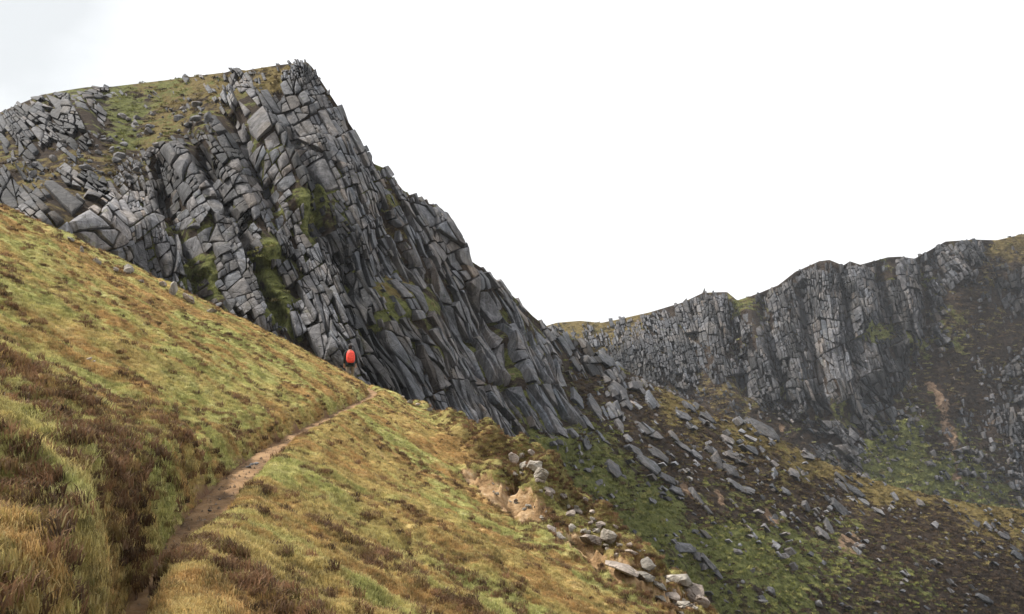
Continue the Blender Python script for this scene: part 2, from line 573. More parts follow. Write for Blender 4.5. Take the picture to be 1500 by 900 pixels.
def emit_blocks(blocks, parent, mat, nsep, name_part, name_rest, sharp=R(38), label=None):
    order = sorted(range(len(blocks)), key=lambda i: -blocks[i][4])
    sep = set(order[:nsep])
    vs_, fq_, ft_, tn_ = [], [], [], []
    base = 0
    for i, (P, fq, ft, tone, area) in enumerate(blocks):
        if i in sep:
            c = P.mean(0)
            me = mesh_np(name_part, P - c, [fq, ft], sharp, {'tone': np.repeat(tone[None], len(P), 0)})
            o = link(name_part, me, parent, mat)
            o.location = c
        else:
            vs_.append(P); fq_.append(fq + base); ft_.append(ft + base); tn_.append(np.repeat(tone[None], len(P), 0))
            base += len(P)
    if vs_:
        me = mesh_np(name_rest, np.concatenate(vs_), [np.concatenate(fq_), np.concatenate(ft_)], sharp, {'tone': np.concatenate(tn_)})
        o = link(name_rest, me, parent, mat)
        o['kind'] = 'stuff'

# ================================================================== THE CRAG AND THE SPUR RUNNING DOWN FROM IT
CRAG_SKY = [(-200, 225), (-100, 192), (0, 163), (60, 137), (130, 126), (165, 125), (240, 116), (330, 104), (345, 99), (360, 101),
            (410, 93), (450, 89), (458, 97), (480, 131), (500, 161), (520, 191), (535, 216), (548, 238), (565, 245), (590, 276),
            (605, 287), (630, 297), (645, 303), (665, 322), (680, 360), (690, 381), (715, 397), (735, 417), (760, 441), (780, 461),
            (800, 477), (830, 490), (870, 507), (910, 536), (960, 563), (1010, 587), (1060, 606), (1110, 622), (1150, 646), (1200, 672),
            (1260, 696), (1310, 711), (1360, 723), (1430, 738), (1500, 746), (1700, 775)]
CRAG_DEPTH = [(-150, 205, 118), (0, 162, 116), (130, 124, 122), (240, 115, 130), (345, 100, 124), (450, 88, 117), (500, 160, 112), (548, 237, 110),
              (605, 287, 112), (680, 360, 120), (735, 417, 130), (800, 475, 140), (870, 507, 150), (960, 562, 158), (1110, 622, 160), (1310, 711, 158),
              (1500, 746, 158), (1680, 772, 158),
              (-150, 300, 72), (0, 300, 68), (90, 310, 66), (180, 380, 68), (280, 440, 69), (400, 495, 70), (520, 560, 72), (650, 620, 78), (740, 660, 84), (800, 650, 92),
              (900, 700, 100), (1000, 800, 100), (1100, 900, 98), (1300, 900, 118), (1500, 900, 136), (1680, 900, 145),
              (1000, 680, 125), (1200, 760, 138), (1350, 800, 141), (850, 590, 120), (920, 620, 124),
              (200, 250, 88), (350, 300, 86), (450, 300, 90), (450, 200, 101), (330, 200, 97), (600, 400, 96), (700, 500, 106), (560, 480, 80), (650, 540, 88), (760, 560, 102),
              (200, 170, 112), (100, 200, 97), (300, 150, 112), (60, 250, 84), (200, 310, 75), (300, 370, 76), (400, 400, 78),
              (-150, 450, 66), (0, 450, 62), (280, 580, 64), (520, 700, 67), (700, 800, 76), (1000, 1000, 90), (1100, 1060, 90), (1500, 1060, 120), (1680, 1060, 130)]
# u, v, joint angle, width, length (pixels), rock share, green, heather, gold
T = [(-120, 220, 60, 18, 26, .6, .2, .4, .4), (-120, 300, 60, 44, 50, .9, .2, .4, .4),
     (20, 195, 55, 18, 26, .85, .2, .4, .4), (25, 235, 60, 16, 22, .45, .3, .3, .5), (60, 215, 40, 18, 24, .7, .2, .5, .4),
     (125, 140, 8, 16, 24, 1, .4, .3, .3), (110, 175, 12, 16, 26, 1, .4, .3, .3), (135, 190, 15, 16, 24, .75, .4, .3, .3), (70, 148, 20, 16, 24, .65, .3, .4, .4),
     (195, 150, 60, 12, 18, .03, .75, .1, .35), (180, 185, 60, 12, 18, .06, .7, .2, .4), (250, 128, 60, 12, 18, .03, .4, .1, .8), (205, 130, 10, 9, 22, .35, .3, .2, .6),
     (230, 190, 60, 13, 18, .16, .2, .35, .7), (285, 165, 40, 12, 20, .25, .3, .3, .6), (345, 108, 60, 13, 17, .9, .2, .2, .6), (310, 125, 60, 12, 16, .08, .3, .2, .8),
     (395, 115, 60, 12, 16, .2, .1, .3, .9), (420, 98, 85, 9, 13, .95, .2, .2, .6), (300, 195, 60, 16, 20, .55, .3, .4, .4),
     (150, 235, 40, 12, 20, .28, .2, .55, .5), (85, 240, 40, 14, 22, .33, .2, .5, .5), (60, 268, 40, 14, 24, .4, .2, .4, .6), (190, 255, 50, 14, 20, .5, .2, .5, .4),
     (10, 290, 50, 38, 42, .95, .2, .4, .4), (60, 300, 45, 46, 50, 1, .2, .4, .4), (110, 315, 35, 68, 73, 1, .2, .4, .4), (160, 340, 40, 68, 73, 1, .2, .4, .4), (130, 280, 20, 13, 26, .75, .3, .4, .5),
     (205, 290, 75, 16, 28, .9, .4, .5, .1), (215, 340, 75, 18, 30, .92, .4, .5, .1), (235, 385, 68, 35, 62, .9, .4, .5, .1), (235, 265, 65, 18, 26, .9, .2, .5, .3),
     (270, 240, 62, 38, 28, 1, .3, .6, .1), (295, 290, 63, 39, 30, 1, .3, .6, .1), (320, 345, 65, 38, 30, 1, .3, .6, .1), (345, 400, 66, 33, 28, 1, .3, .6, .1), (368, 445, 66, 18, 22, .95, .4, .5, .1),
     (262, 330, 65, 16, 22, .5, .4, .6, .1), (282, 395, 65, 17, 22, .35, .7, .4, .1), (305, 430, 65, 18, 24, .55, .6, .5, .1),
     (315, 215, 62, 35, 28, 1, .3, .6, .1), (345, 270, 63, 39, 25, 1, .3, .6, .1), (372, 325, 60, 38, 30, .95, .3, .6, .1),
     (385, 385, 65, 16, 26, .22, .95, .3, .1), (405, 440, 65, 18, 30, .35, .95, .3, .1), (420, 335, 64, 18, 26, .9, .4, .5, .1), (440, 400, 64, 18, 30, .85, .5, .5, .1),
     (375, 170, 58, 38, 35, 1, .3, .5, .2), (395, 210, 60, 41, 32, 1, .3, .5, .2), (425, 250, 60, 44, 35, 1, .3, .5, .2), (435, 160, 62, 36, 38, 1, .2, .5, .3), (458, 125, 64, 16, 24, 1, .2, .4, .4),
     (470, 300, 64, 14.1, 35, .45, .7, .5, .1), (455, 325, 64, 16, 24, .4, .9, .4, .1), (480, 200, 65, 15.0, 35, 1, .2, .6, .2), (505, 220, 65, 13.2, 38, 1, .2, .6, .2), (540, 290, 65, 11.4, 46, .95, .3, .5, .2),
     (590, 335, 62, 11.4, 49, .92, .3, .4, .4), (580, 280, 62, 12.3, 29, .5, .5, .2, .6), (640, 330, 62, 15.8, 44, 1, .3, .5, .2), (668, 368, 65, 17.6, 49, 1, .3, .5, .2),
     (490, 350, 62, 12.3, 41, .9, .4, .5, .2), (480, 400, 62, 13.2, 44, .88, .5, .5, .1), (520, 450, 62, 15.0, 58, .85, .5, .4, .3), (578, 425, 62, 9.7, 44, .5, .4, .3, .9), (470, 475, 68, 17.6, 64, .92, .4, .5, .1),
     (560, 375, 63, 10.6, 52, .93, .4, .5, .3), (620, 400, 64, 11.4, 61, .94, .3, .5, .2), (585, 455, 62, 17.6, 64, .45, .95, .2, .5),
     (590, 505, 56, 17.6, 102, .92, .4, .5, .3), (540, 540, 50, 19.4, 99, .9, .4, .5, .2), (500, 500, 60, 15.8, 58, .88, .4, .5, .2), (620, 465, 64, 16.7, 136, .96, .4, .5, .1), (650, 560, 62, 15.0, 160, .98, .4, .5, .1),
     (690, 600, 65, 12.3, 170, .97, .4, .5, .1), (680, 500, 63, 12.3, 132, .95, .5, .5, .1), (720, 520, 62, 13.2, 132, .95, .5, .4, .1), (760, 520, 62, 13.2, 117, .92, .5, .5, .1), (785, 575, 62, 12.3, 144, .92, .5, .5, .1),
     (735, 440, 62, 15.0, 58, 1, .3, .5, .2), (720, 645, 62, 12.3, 113, .93, .5, .5, .1), (795, 490, 60, 12.3, 49, .9, .3, .6, .2),
     (820, 610, 62, 11.4, 106, .72, .5, .6, .1), (835, 545, 58, 10.6, 49, .55, .3, .8, .2), (865, 570, 55, 12, 30, .3, .2, .95, .1), (885, 522, 50, 20, 32, .8, .2, .6, .4), (905, 575, 52, 18, 36, .6, .2, .9, .1), (940, 600, 48, 11, 22, 0.42, .1, .95, .2),
     (800, 675, 60, 12, 20, .03, 1, .1, .1), (880, 680, 50, 12, 20, .03, .85, .4, .1), (850, 640, 60, 12, 24, .14, .6, .6, .1), (960, 745, 45, 12, 20, .02, .95, .2, .2), (1060, 800, 45, 12, 20, .03, .9, .2, .3), (1150, 835, 45, 12, 20, .03, .75, .4, .3),
     (820, 735, 50, 12, 20, .03, .5, .7, .1), (880, 780, 50, 12, 20, .03, .7, .4, .1), (990, 840, 50, 12, 20, .04, .7, .5, .1), (1090, 880, 50, 12, 20, .05, .6, .6, .1), (900, 850, 50, 12, 20, .03, .6, .6, .1),
     (960, 650, 45, 11, 22, 0.19, .1, 1, .05), (1000, 690, 45, 11, 22, 0.19, .1, 1, .1), (1050, 640, 42, 11, 22, 0.42, .1, .9, .3), (1010, 615, 45, 11, 22, 0.42, .1, .8, .4), (1100, 690, 42, 11, 22, 0.30, .1, .95, .2),
     (1040, 740, 42, 11, 22, 0.11, .3, .9, .1), (1200, 720, 42, 11, 22, 0.27, .15, .9, .2), (1300, 765, 40, 11, 22, 0.10, .15, .95, .2), (1230, 800, 40, 11, 22, 0.11, .45, .8, .2), (1400, 810, 38, 12, 26, .03, .1, 1, .2),
     (1450, 775, 38, 11, 22, 0.42, .1, .8, .4), (1480, 850, 38, 12, 26, .04, .1, 1, .2), (1350, 870, 38, 12, 26, .03, .3, .95, .1), (1250, 870, 38, 12, 26, .03, .4, .8, .1),
     (1000, 592, 45, 12, 24, .3, .1, .5, .8), (1100, 628, 40, 12, 24, .2, .15, .4, .9), (1200, 680, 38, 12, 24, .1, .1, .5, .8), (1300, 716, 38, 12, 24, .08, .1, .3, .95), (1450, 746, 38, 12, 24, .08, .1, .2, 1),
     (400, 520, 60, 20, 30, .6, .5, .5, .1), (200, 470, 60, 20, 30, .6, .5, .5, .1), (0, 420, 60, 20, 30, .6, .5, .5, .1), (650, 720, 60, 20, 30, .4, .7, .4, .1), (900, 950, 50, 20, 30, .1, .7, .4, .1), (1400, 1000, 50, 20, 30, .1, .3, .8, .1)]
CRAG_RIBS = [
    # proud columns
    ([(252, 225), (285, 280), (320, 345), (350, 410), (375, 465)], 27, 3.15),
    ([(305, 195), (335, 255), (365, 320), (390, 365)], 24, 2.90),
    ([(360, 145), (390, 195), (425, 255), (440, 285)], 30, 3.15),
    ([(430, 115), (455, 160), (490, 230), (530, 320)], 26, 1.94),
    ([(60, 300), (120, 315), (175, 345)], 36, 1.94),
    ([(112, 135), (120, 190)], 32, 2.67), ([(20, 175), (10, 225)], 34, 1.69),
    ([(640, 310), (668, 350), (690, 400)], 20, 1.82), ([(730, 420), (770, 480), (800, 540)], 20, 2.17),
    ([(610, 440), (650, 540), (700, 640)], 30, 1.46), ([(745, 500), (790, 570), (830, 640)], 22, 1.82), ([(460, 440), (480, 490), (500, 520)], 18, 1.46),
    ([(425, 97), (448, 93)], 16, 0.96),
    # clefts between them
    ([(238, 245), (262, 310), (285, 380), (300, 440)], 14, -3.87),
    ([(296, 225), (318, 285), (350, 345), (385, 420), (410, 470)], 9, -3.15),
    ([(345, 175), (375, 240), (405, 300)], 7, -2.67),
    ([(425, 205), (448, 250), (465, 300), (470, 335)], 11, -3.38),
    ([(560, 300), (590, 360), (620, 420)], 8, -1.46), ([(700, 440), (730, 510), (760, 590), (775, 640)], 9, -2.17), ([(500, 380), (530, 440)], 10, -1.57), ([(645, 430), (690, 520), (720, 590)], 6, -1.57)]
crag = Face(CRAG_SKY, CRAG_DEPTH, T, CRAG_RIBS)
mountain = crag.terrain('mountainside', -200, 1680, 760, [(-200, 470), (0, 470), (280, 600), (520, 710), (700, 820), (900, 960), (1050, 1060), (1680, 1060)], 330, VEG, 0.35,
                        soil=[([(1000, 715), (1015, 725)], 9), ([(1240, 790), (1258, 798)], 16), ([(1052, 722), (1056, 735)], 8), ([(1122, 752), (1132, 762)], 7)])
cl = crag.cells((-190, 60, 1640, 960), 3, 0.56)
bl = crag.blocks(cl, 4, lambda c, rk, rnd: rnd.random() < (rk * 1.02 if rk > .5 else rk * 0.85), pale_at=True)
print('crag blocks', len(bl))
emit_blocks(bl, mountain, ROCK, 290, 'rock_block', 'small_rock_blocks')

# ================================================================== THE FAR RIDGE ACROSS THE CORRIE
FAR_SKY = [(650, 520), (700, 505), (760, 488), (815, 471), (850, 468), (880, 471), (905, 466), (950, 456), (1000, 441), (1030, 427), (1065, 426), (1080, 438), (1100, 432),
           (1140, 416), (1165, 396), (1200, 381), (1215, 379), (1235, 387), (1245, 381), (1260, 386), (1300, 375), (1320, 374), (1340, 377), (1385, 352),
           (1430, 349), (1460, 350), (1500, 341), (1700, 312)]
FAR_DEPTH = [(660, 515, 410), (790, 480, 405), (900, 468, 405), (1000, 440, 405), (1100, 432, 400), (1215, 377, 398), (1320, 374, 405), (1430, 349, 420), (1500, 341, 430), (1680, 316, 440),
             (660, 620, 330), (900, 545, 345), (1050, 600, 325), (1200, 665, 315), (1350, 720, 312), (1500, 765, 318), (1680, 780, 330),
             (1100, 510, 362), (1250, 520, 352), (1350, 540, 360), (1450, 500, 380), (1600, 500, 390), (950, 500, 375),
             (660, 700, 300), (900, 680, 300), (1200, 800, 285), (1500, 880, 290), (1680, 880, 300)]
T2 = [(700, 520, 75, 8, 12, .6, .2, .4, .6), (830, 476, 75, 7, 11, .6, .2, .3, .9), (870, 478, 75, 7, 11, .45, .2, .3, .9), (870, 505, 72, 7, 11, .85, .1, .7, .4), (910, 480, 75, 7, 11, .7, .2, .3, .7), (950, 470, 75, 7, 11, .8, .2, .4, .6),
      (950, 510, 74, 8, 13, .9, .1, .8, .2), (1000, 460, 78, 8, 13, .9, .2, .5, .4), (1045, 440, 80, 9, 14, 1, .1, .8, .2), (1045, 490, 80, 8, 20, .98, .1, .8, .2), (1010, 520, 74, 8, 14, .9, .1, .8, .2), (1000, 555, 70, 8, 13, .6, .1, .9, .2),
      (1060, 545, 75, 8, 16, .75, .1, .9, .2), (1078, 500, 80, 7, 9, 0.50, .3, .8, .2), (1085, 445, 70, 7, 9, 0.22, .5, .3, .6), (1098, 480, 80, 10, 17, 1, .1, .8, .1), (1112, 545, 76, 10, 17, 1, .1, .8, .1), (1125, 570, 74, 9, 16, .85, .2, .8, .1),
      (1118, 460, 74, 7, 9, 0.50, .3, .8, .2), (1138, 440, 76, 9, 18, 1, .1, .8, .1), (1158, 495, 74, 10, 18, 1, .1, .8, .1), (1178, 560, 72, 13, 34, 1, .1, .8, .1), (1165, 415, 72, 8, 14, .8, .2, .7, .3), (1188, 440, 82, 7, 18, 1, .1, .9, .1),
      (1192, 520, 80, 8, 24, .9, .1, .9, .1), (1215, 400, 86, 9, 18, 1, .1, .9, .1), (1220, 465, 82, 10, 22, 1, .1, .9, .1), (1228, 545, 80, 13, 40, 1, .1, .9, .1), (1250, 405, 82, 8, 18, 1, .1, .9, .1), (1262, 450, 78, 8, 22, 1, .1, .9, .1),
      (1258, 520, 78, 12, 30, .97, .1, .9, .1), (1285, 425, 76, 7, 18, .85, .2, .8, .2), (1300, 400, 78, 8, 16, .5, .5, .5, .4), (1325, 395, 85, 9, 15, 1, .1, .8, .1), (1328, 445, 82, 9, 18, .97, .1, .9, .1), (1305, 460, 76, 8, 18, .8, .3, .8, .1),
      (1352, 470, 76, 9, 16, .75, .2, .9, .2), (1360, 405, 66, 7, 9, 0.50, .4, .7, .4), (1390, 370, 60, 8, 13, .95, .1, .8, .2), (1425, 362, 60, 8, 12, .9, .1, .8, .3), (1405, 395, 55, 8, 14, .85, .1, .9, .2), (1445, 400, 70, 7, 9, 0.18, .1, .95, .3),
      (1480, 355, 70, 7, 9, 0.08, .1, .4, .8), (1520, 345, 70, 8, 12, .03, .1, .5, .8), (1465, 420, 70, 10, 16, .6, .1, .9, .2), (1496, 420, 74, 10, 18, .75, .1, .9, .2), (1420, 450, 70, 7, 9, 0.08, .1, 1, .1), (1395, 485, 60, 7, 9, 0.22, .5, .6, .6),
      (1450, 500, 70, 7, 9, 0.15, .1, 1, .2), (1490, 540, 74, 7, 9, 0.50, .1, .9, .2), (1285, 485, 60, 7, 9, 0.45, .8, .4, .3), (1310, 525, 70, 11, 20, .9, .2, .8, .1), (1270, 585, 50, 20, 30, .92, .2, .8, .1), (1310, 590, 72, 10, 22, .75, .2, .8, .1),
      (1225, 610, 45, 14, 20, .6, .3, .8, .1), (1350, 525, 60, 9, 14, .5, .3, .8, .2), (1385, 560, 70, 7, 9, 0.18, .1, 1, .2), (1440, 600, 75, 7, 9, 0.50, .1, 1, .1), (1490, 600, 74, 10, 18, .55, .1, 1, .1), (1340, 640, 50, 7, 9, 0.15, 1, .2, .2),
      (1300, 665, 45, 7, 9, 0.18, .85, .4, .1), (1385, 700, 50, 7, 9, 0.09, 1, .3, .3), (1430, 720, 50, 7, 9, 0.22, .6, .7, .3), (1480, 680, 70, 7, 9, 0.50, .2, .9, .1), (1230, 650, 40, 14, 22, .7, .2, .8, .1), (1180, 625, 50, 7, 9, 0.45, .3, .9, .3),
      (1140, 610, 50, 7, 9, 0.50, .2, .9, .2), (1100, 595, 50, 7, 9, 0.45, .2, .8, .4), (1050, 580, 50, 7, 9, 0.45, .1, .8, .5), (1340, 590, 60, 7, 9, 0.30, .3, .9, .1), (1370, 640, 60, 7, 9, 0.45, .2, .9, .1), (1600, 500, 70, 7, 9, 0.45, .1, .9, .2), (1600, 700, 70, 7, 9, 0.45, .2, .9, .2), (1000, 640, 60, 7, 9, 0.45, .1, .9, .2)]
FAR_RIBS = [([(1045, 432), (1045, 480), (1050, 540)], 20, 3.75), ([(1095, 465), (1108, 520), (1122, 575)], 17, 4.50), ([(1135, 425), (1155, 490), (1180, 590)], 20, 4.50), ([(1208, 385), (1215, 460), (1230, 580)], 24, 6.00),
            ([(1246, 390), (1262, 450), (1275, 530)], 16, 3.75), ([(1322, 378), (1325, 430), (1335, 490)], 18, 4.50), ([(1395, 360), (1410, 395)], 24, 3.75), ([(1305, 500), (1315, 560)], 14, 3.00), ([(1490, 400), (1498, 450)], 18, 3.00),
            ([(1076, 445), (1082, 500), (1098, 575)], 9, -6.00), ([(1115, 435), (1130, 500), (1150, 590)], 8, -6.00), ([(1178, 420), (1188, 480), (1205, 590)], 8, -7.00), ([(1236, 395), (1245, 470), (1252, 560)], 6, -5.00), ([(1290, 385), (1300, 440), (1312, 480)], 9, -6.00), ([(1360, 390), (1365, 470), (1350, 560)], 16, -4.00)]
far = Face(FAR_SKY, FAR_DEPTH, T2, FAR_RIBS, amp=3.2, eps=9.0)
far_angle = R(77)
far.angle = lambda u, v: np.full(np.shape(u), far_angle)
ridge = far.terrain('far_ridge', 660, 1690, 420, [(650, 700), (900, 690), (1200, 800), (1500, 880), (1700, 880)], 210, VEG_FAR, 1.1, back=200.0, sink=2.5, tufts=0.16,
                    soil=[([(1366, 565), (1385, 600), (1392, 640), (1402, 690), (1398, 700)], 9), ([(1372, 580), (1395, 650)], 8), ([(1143, 622), (1147, 630)], 7)])
cl = far.cells((660, 320, 1690, 820), 13, 0.62)
bl = far.blocks(cl, 14, lambda c, rk, rnd: rnd.random() < (rk * 1.04 if rk > .5 else rk * 0.8), lift=1.0, gap=0.5, sink=2.5, edge=0.4)
print('far blocks', len(bl))
emit_blocks(bl, ridge, ROCK_FAR, 260, 'rock_block', 'small_rock_blocks')

# the low ground the corrie drains to, out to the horizon
vg = mesh_np('valley_ground', np.array([(-1500, -1500, -130), (1500, -1500, -130), (1500, 2000, -130), (-1500, 2000, -130)], float), np.array([[0, 1, 2, 3]]),
             attrs={'green': np.full(4, .5), 'gold': np.full(4, .4), 'soil': np.zeros(4)})
tag(link('valley_ground', vg, None, VEG_FAR), kind='structure')

# ================================================================== THE GRASSY SPUR IN FRONT
PATH_PTS = [(3.4, -14), (1.6, -6), (0.35, -1.2), (-0.85, 2.0), (-1.65, 3.8), (-2.2, 5.3), (-2.5, 6.5), (-2.84, 8.15), (-3.18, 9.9), (-3.5, 11.9), (-3.74, 13.9), (-3.95, 16.4),
            (-4.17, 20.8), (-4.38, 25.3), (-4.55, 28.5), (-4.95, 31.6), (-5.75, 34.6), (-6.6, 37.4), (-7.7, 40.0), (-10.0, 43.0), (-15, 47)]
PATH = spline(PATH_PTS, 8)
EDGE = [(-60, -20), (-44, 6), (-25, 19), (-15.7, 25.6), (-12.0, 31.0), (-9.9, 34.6), (-8.3, 35.5), (-6.2, 36.2), (-3.1, 35.2), (-0.3, 29.4), (1.9, 22.8), (2.9, 19.4), (4.5, 15.8), (9, 11), (30, 2)]
EDGE_S = spline(EDGE, 5)
SCAR = [(670, 682), (700, 690), (735, 706), (772, 716), (798, 736), (806, 758), (772, 764), (738, 750), (708, 726), (682, 703)]
def hill_parts(x, y):
    d, par = poly_dist(x, y, [tuple(p) for p in PATH])
    e, _ = poly_dist(x, y, [tuple(p) for p in EDGE_S])
    return d, -e, par                      # e > 0 outside the rim
def hill_z(x, y, fine=True):
    x = np.asarray(x, float); y = np.asarray(y, float)
    d, e, par = hill_parts(x, y)
    lip = 0.75 + 0.35 * noise2(par / 2.3, 0 * par, 71)          # bank height varies along the path
    near = 0.7 + 0.95 * smooth(12, 6.5, y)
    hw = np.interp(y, [3, 6.2, 7.6, 9, 12.2, 14.5, 30, 34], [.07, .07, .13, .18, .18, .12, .11, .2])
    rl = np.interp(y, [3, 6.6, 8, 11.5, 13.5, 30], [.42, .40, .18, .12, .13, .13])
    wob = 0.12 * noise2(par / 0.9, par * 0 + 3, 72) + 0.06 * noise2(par / 0.35, par * 0 + 8, 73)
    dl = -d - hw - wob
    dr = d - hw - 0.6 * wob
    zl = 0.72 * lip * near * smooth(0, 0.26, dl) + 0.53 * np.maximum(dl - 0.2, 0)
    zr = rl * lip * smooth(0, 0.15, dr) - 0.535 * np.maximum(dr - 0.22, 0)
    z = -1.62 + np.where(d < 0, zl, zr)
    z = z - 0.02 * np.maximum(y - 30, 0) * 0
    k = smooth(0.3, 1.6, np.abs(d))
    z = z + k * (0.30 * noise2(x / 5.5, y / 5.5, 41) + 0.13 * noise2(x / 1.9, y / 1.9, 42))
    # hummocky moss along the right-hand rim
    hm = smooth(-3.8, -1.6, e) * smooth(1.6, 3.0, d) * smooth(13, 19, y)
    z = z + hm * (0.30 + 1.25 * np.abs(noise2(x / 1.5, y / 1.5, 45)) + 0.40 * noise2(x / 0.6, y / 0.6, 46))
    u, v, _ = proj(np.stack([x, y, z], -1))
    sc = scar_w(u, v)
    z = z - sc * (0.22 + 0.05 * noise2(x / 0.5, y / 0.5, 48) + 0.06 * noise2(x / 0.17, y / 0.17, 49))
    er = np.logaddexp(0, (e - 0.35) / 0.45) * 0.45
    drop = 0.95 * er + 0.03 * er ** 2
    onpath = smooth(2.2, 0.6, np.abs(d)) * smooth(33, 36, y)
    z = z - drop * (1 - onpath)
    if fine:
        z = z + smooth(0.2, 0.5, np.abs(d)) * (0.085 * noise2(x / 0.6, y / 0.6, 43) + 0.055 * noise2(x / 0.24, y / 0.24, 44))
        z = z + 0.012 * noise2(x / 0.12, y / 0.12, 47)
    return z
SCAR2 = [(808, 772), (835, 779), (880, 806), (930, 832), (985, 862), (1020, 892), (990, 896), (930, 862), (870, 826), (825, 794)]
def scar_w(u, v):
    w = np.zeros(np.shape(u))
    for du, dv in ((0, 0), (5, 0), (-5, 0), (0, 4), (0, -4)):
        w = w + 0.2 * in_poly(np.asarray(u) + du + 14 * noise2(np.asarray(u) / 13, np.asarray(v) / 9, 53), np.asarray(v) + dv + 12 * noise2(np.asarray(u) / 12, np.asarray(v) / 8, 54), SCAR2)
        w = w + in_poly(np.asarray(u) + du + 11 * noise2(np.asarray(u) / 14, np.asarray(v) / 9, 51), np.asarray(v) + dv + 9 * noise2(np.asarray(u) / 11, np.asarray(v) / 9, 52), SCAR) * 0.2
    return w

az = np.concatenate([np.linspace(-178, -42, 60, endpoint=False), np.linspace(-42, 42, 620), np.linspace(42, 178, 61)[1:]])
rr = np.concatenate([np.geomspace(0.5, 3.5, 24, endpoint=False), np.geomspace(3.5, 44, 420), np.linspace(46, 75, 10)])
AZ, RR = np.meshgrid(np.radians(az), rr)
HX, HY = RR * np.sin(AZ), RR * np.cos(AZ)
HZ = hill_z(HX, HY)
hd, he, hp = hill_parts(HX, HY)
hu, hv, hyc = proj(np.stack([HX, HY, HZ], -1))
hsc = np.where(hyc > 1, scar_w(hu, hv), 0)
inview = smooth(-160, -60, hu) * smooth(1660, 1560, hu) * (hyc > 1)
lod = np.clip((9.0 / np.maximum(RR, 3.0)) ** 1.15, 0.16, 1.6)
slope_ok = smooth(3.5, 1.5, he)
HW = np.interp(HY, [3, 6.2, 7.6, 9, 12.2, 14.5, 30, 34], [.07, .07, .13, .18, .18, .12, .11, .2])
onp = smooth(HW + 0.02, HW + 0.10, np.abs(hd))
bare = smooth(HW + 0.10, HW, np.abs(hd))
gd = 900 * lod * inview * onp * slope_ok * (1 - smooth(0.1, 0.5, hsc))
# heather grows in streaks that run down the slope
hs_ = fbm((HX * 0.9 - HY * 0.25) / 3.4, (HY * 0.95 + HX * 0.3) / 1.1, 61, 3, 0.6)
bank = smooth(0.2, 0.5, -hd) * smooth(2.0, 0.7, -hd) * smooth(16, 6, HY)
rim = smooth(-3.6, -1.8, he) * smooth(1.6, 3.0, hd) * smooth(13, 19, HY)
hf_ = fbm(HX / 0.55, HY / 0.40, 66, 2, 0.6)
bank = np.maximum(bank, smooth(0.15, 0.4, -hd) * smooth(1.9, 0.9, -hd) * smooth(9.5, 7.0, HY))
heat = np.clip(0.85 * smooth(0.22, 0.48, hs_) + 0.55 * smooth(0.22, 0.55, hf_) + 1.0 * bank * smooth(-.55, -.05, hs_) + 1.0 * rim * smooth(-0.45, -.05, hs_ + 0.6 * hf_), 0, 1)
hdn = 75 * lod * inview * onp * slope_ok * (1 - smooth(0.1, 0.5, hsc)) * heat
crest = smooth(-4.5, -1.5, he) * smooth(-6.5, -9.5, HX)
heat = np.clip(heat + crest * smooth(-.3, .1, hs_ + .4 * hf_), 0, 1)
hdn = 105 * lod * inview * onp * slope_ok * (1 - smooth(0.1, 0.5, hsc)) * heat * (1 + 0.8 * rim)
gdn = gd * (1 - 0.45 * heat) * (1 - 0.55 * rim * heat)
hill_me = mesh_np('hillside', np.stack([HX, HY, HZ], -1).reshape(-1, 3), grid_faces(len(rr), len(az))[:, ::-1],
                  attrs={'gd': gdn.ravel(), 'hdn': hdn.ravel(), 'heat': heat.ravel(), 'bare': bare.ravel(), 'scar': hsc.ravel(), 'rim': rim.ravel()})

def turf_colour(t):
    p = pos(t)
    st = pos(t, (0.5, 0.9, 0.7), (0, 0, R(14)))
    n0 = nnoise(t, st, 0.38, 5, 0.65); n1 = nnoise(t, st, 3.2, 5, 0.7); n2 = nnoise(t, p, 9.0, 3, 0.7)
    c = ramp(t, n1, [(0.30, (0.14, 0.11, 0.04)), (0.42, (0.38, 0.28, 0.105)), (0.53, (0.52, 0.40, 0.155)), (0.64, (0.57, 0.41, 0.18)), (0.76, (0.70, 0.61, 0.36))])
    g = ramp(t, n1, [(0.30, (0.15, 0.165, 0.045)), (0.50, (0.40, 0.41, 0.14)), (0.72, (0.60, 0.58, 0.27))])
    o = ramp(t, n1, [(0.30, (0.13, 0.07, 0.028)), (0.55, (0.44, 0.25, 0.095)), (0.75, (0.56, 0.37, 0.18))])
    c = mix(t, ramp(t, n0, [(0.44, 0.0), (0.54, 0.9)]), c, g)
    c = mix(t, ramp(t, nnoise(t, st, 1.1, 5, 0.7), [(0.49, 0.0), (0.57, 0.9)]), c, o)
    return c, n1, n2
def turf_material():
    m, t, b = new_mat('hill_turf', 0.95, 0.1)
    c, n1, n2 = turf_colour(t)
    c = mix(t, attr(t, 'heat'), c, (0.060, 0.038, 0.022))
    c = mix(t, math_n(t, 'MULTIPLY', attr(t, 'rim'), 0.9), c, ramp(t, n1, [(0.35, (0.030, 0.022, 0.012)), (0.5, (0.09, 0.07, 0.025)), (0.68, (0.20, 0.17, 0.05))]))
    c = mix(t, 0.35, c, ramp(t, n2, [(0.35, (0.03, 0.022, 0.012)), (0.7, (0.20, 0.15, 0.06))]))
    soil = ramp(t, nnoise(t, pos(t), 3.0, 6, 0.7), [(0.30, (0.09, 0.055, 0.03)), (0.46, (0.24, 0.15, 0.075)), (0.60, (0.36, 0.25, 0.145)), (0.74, (0.46, 0.39, 0.30))])
    c = mix(t, ramp(t, attr(t, 'scar'), [(0.2, 0.0), (0.6, 1.0)]), c, soil)
    c = mix(t, attr(t, 'bare'), c, (0.13, 0.075, 0.045))
    t.links.new(c, b.inputs['Base Color'])
    bump(t, b, math_n(t, 'ADD', n1, n2), 0.8, 0.06)
    return m
hill = link('hillside', hill_me, None, turf_material())
tag(hill, kind='structure')

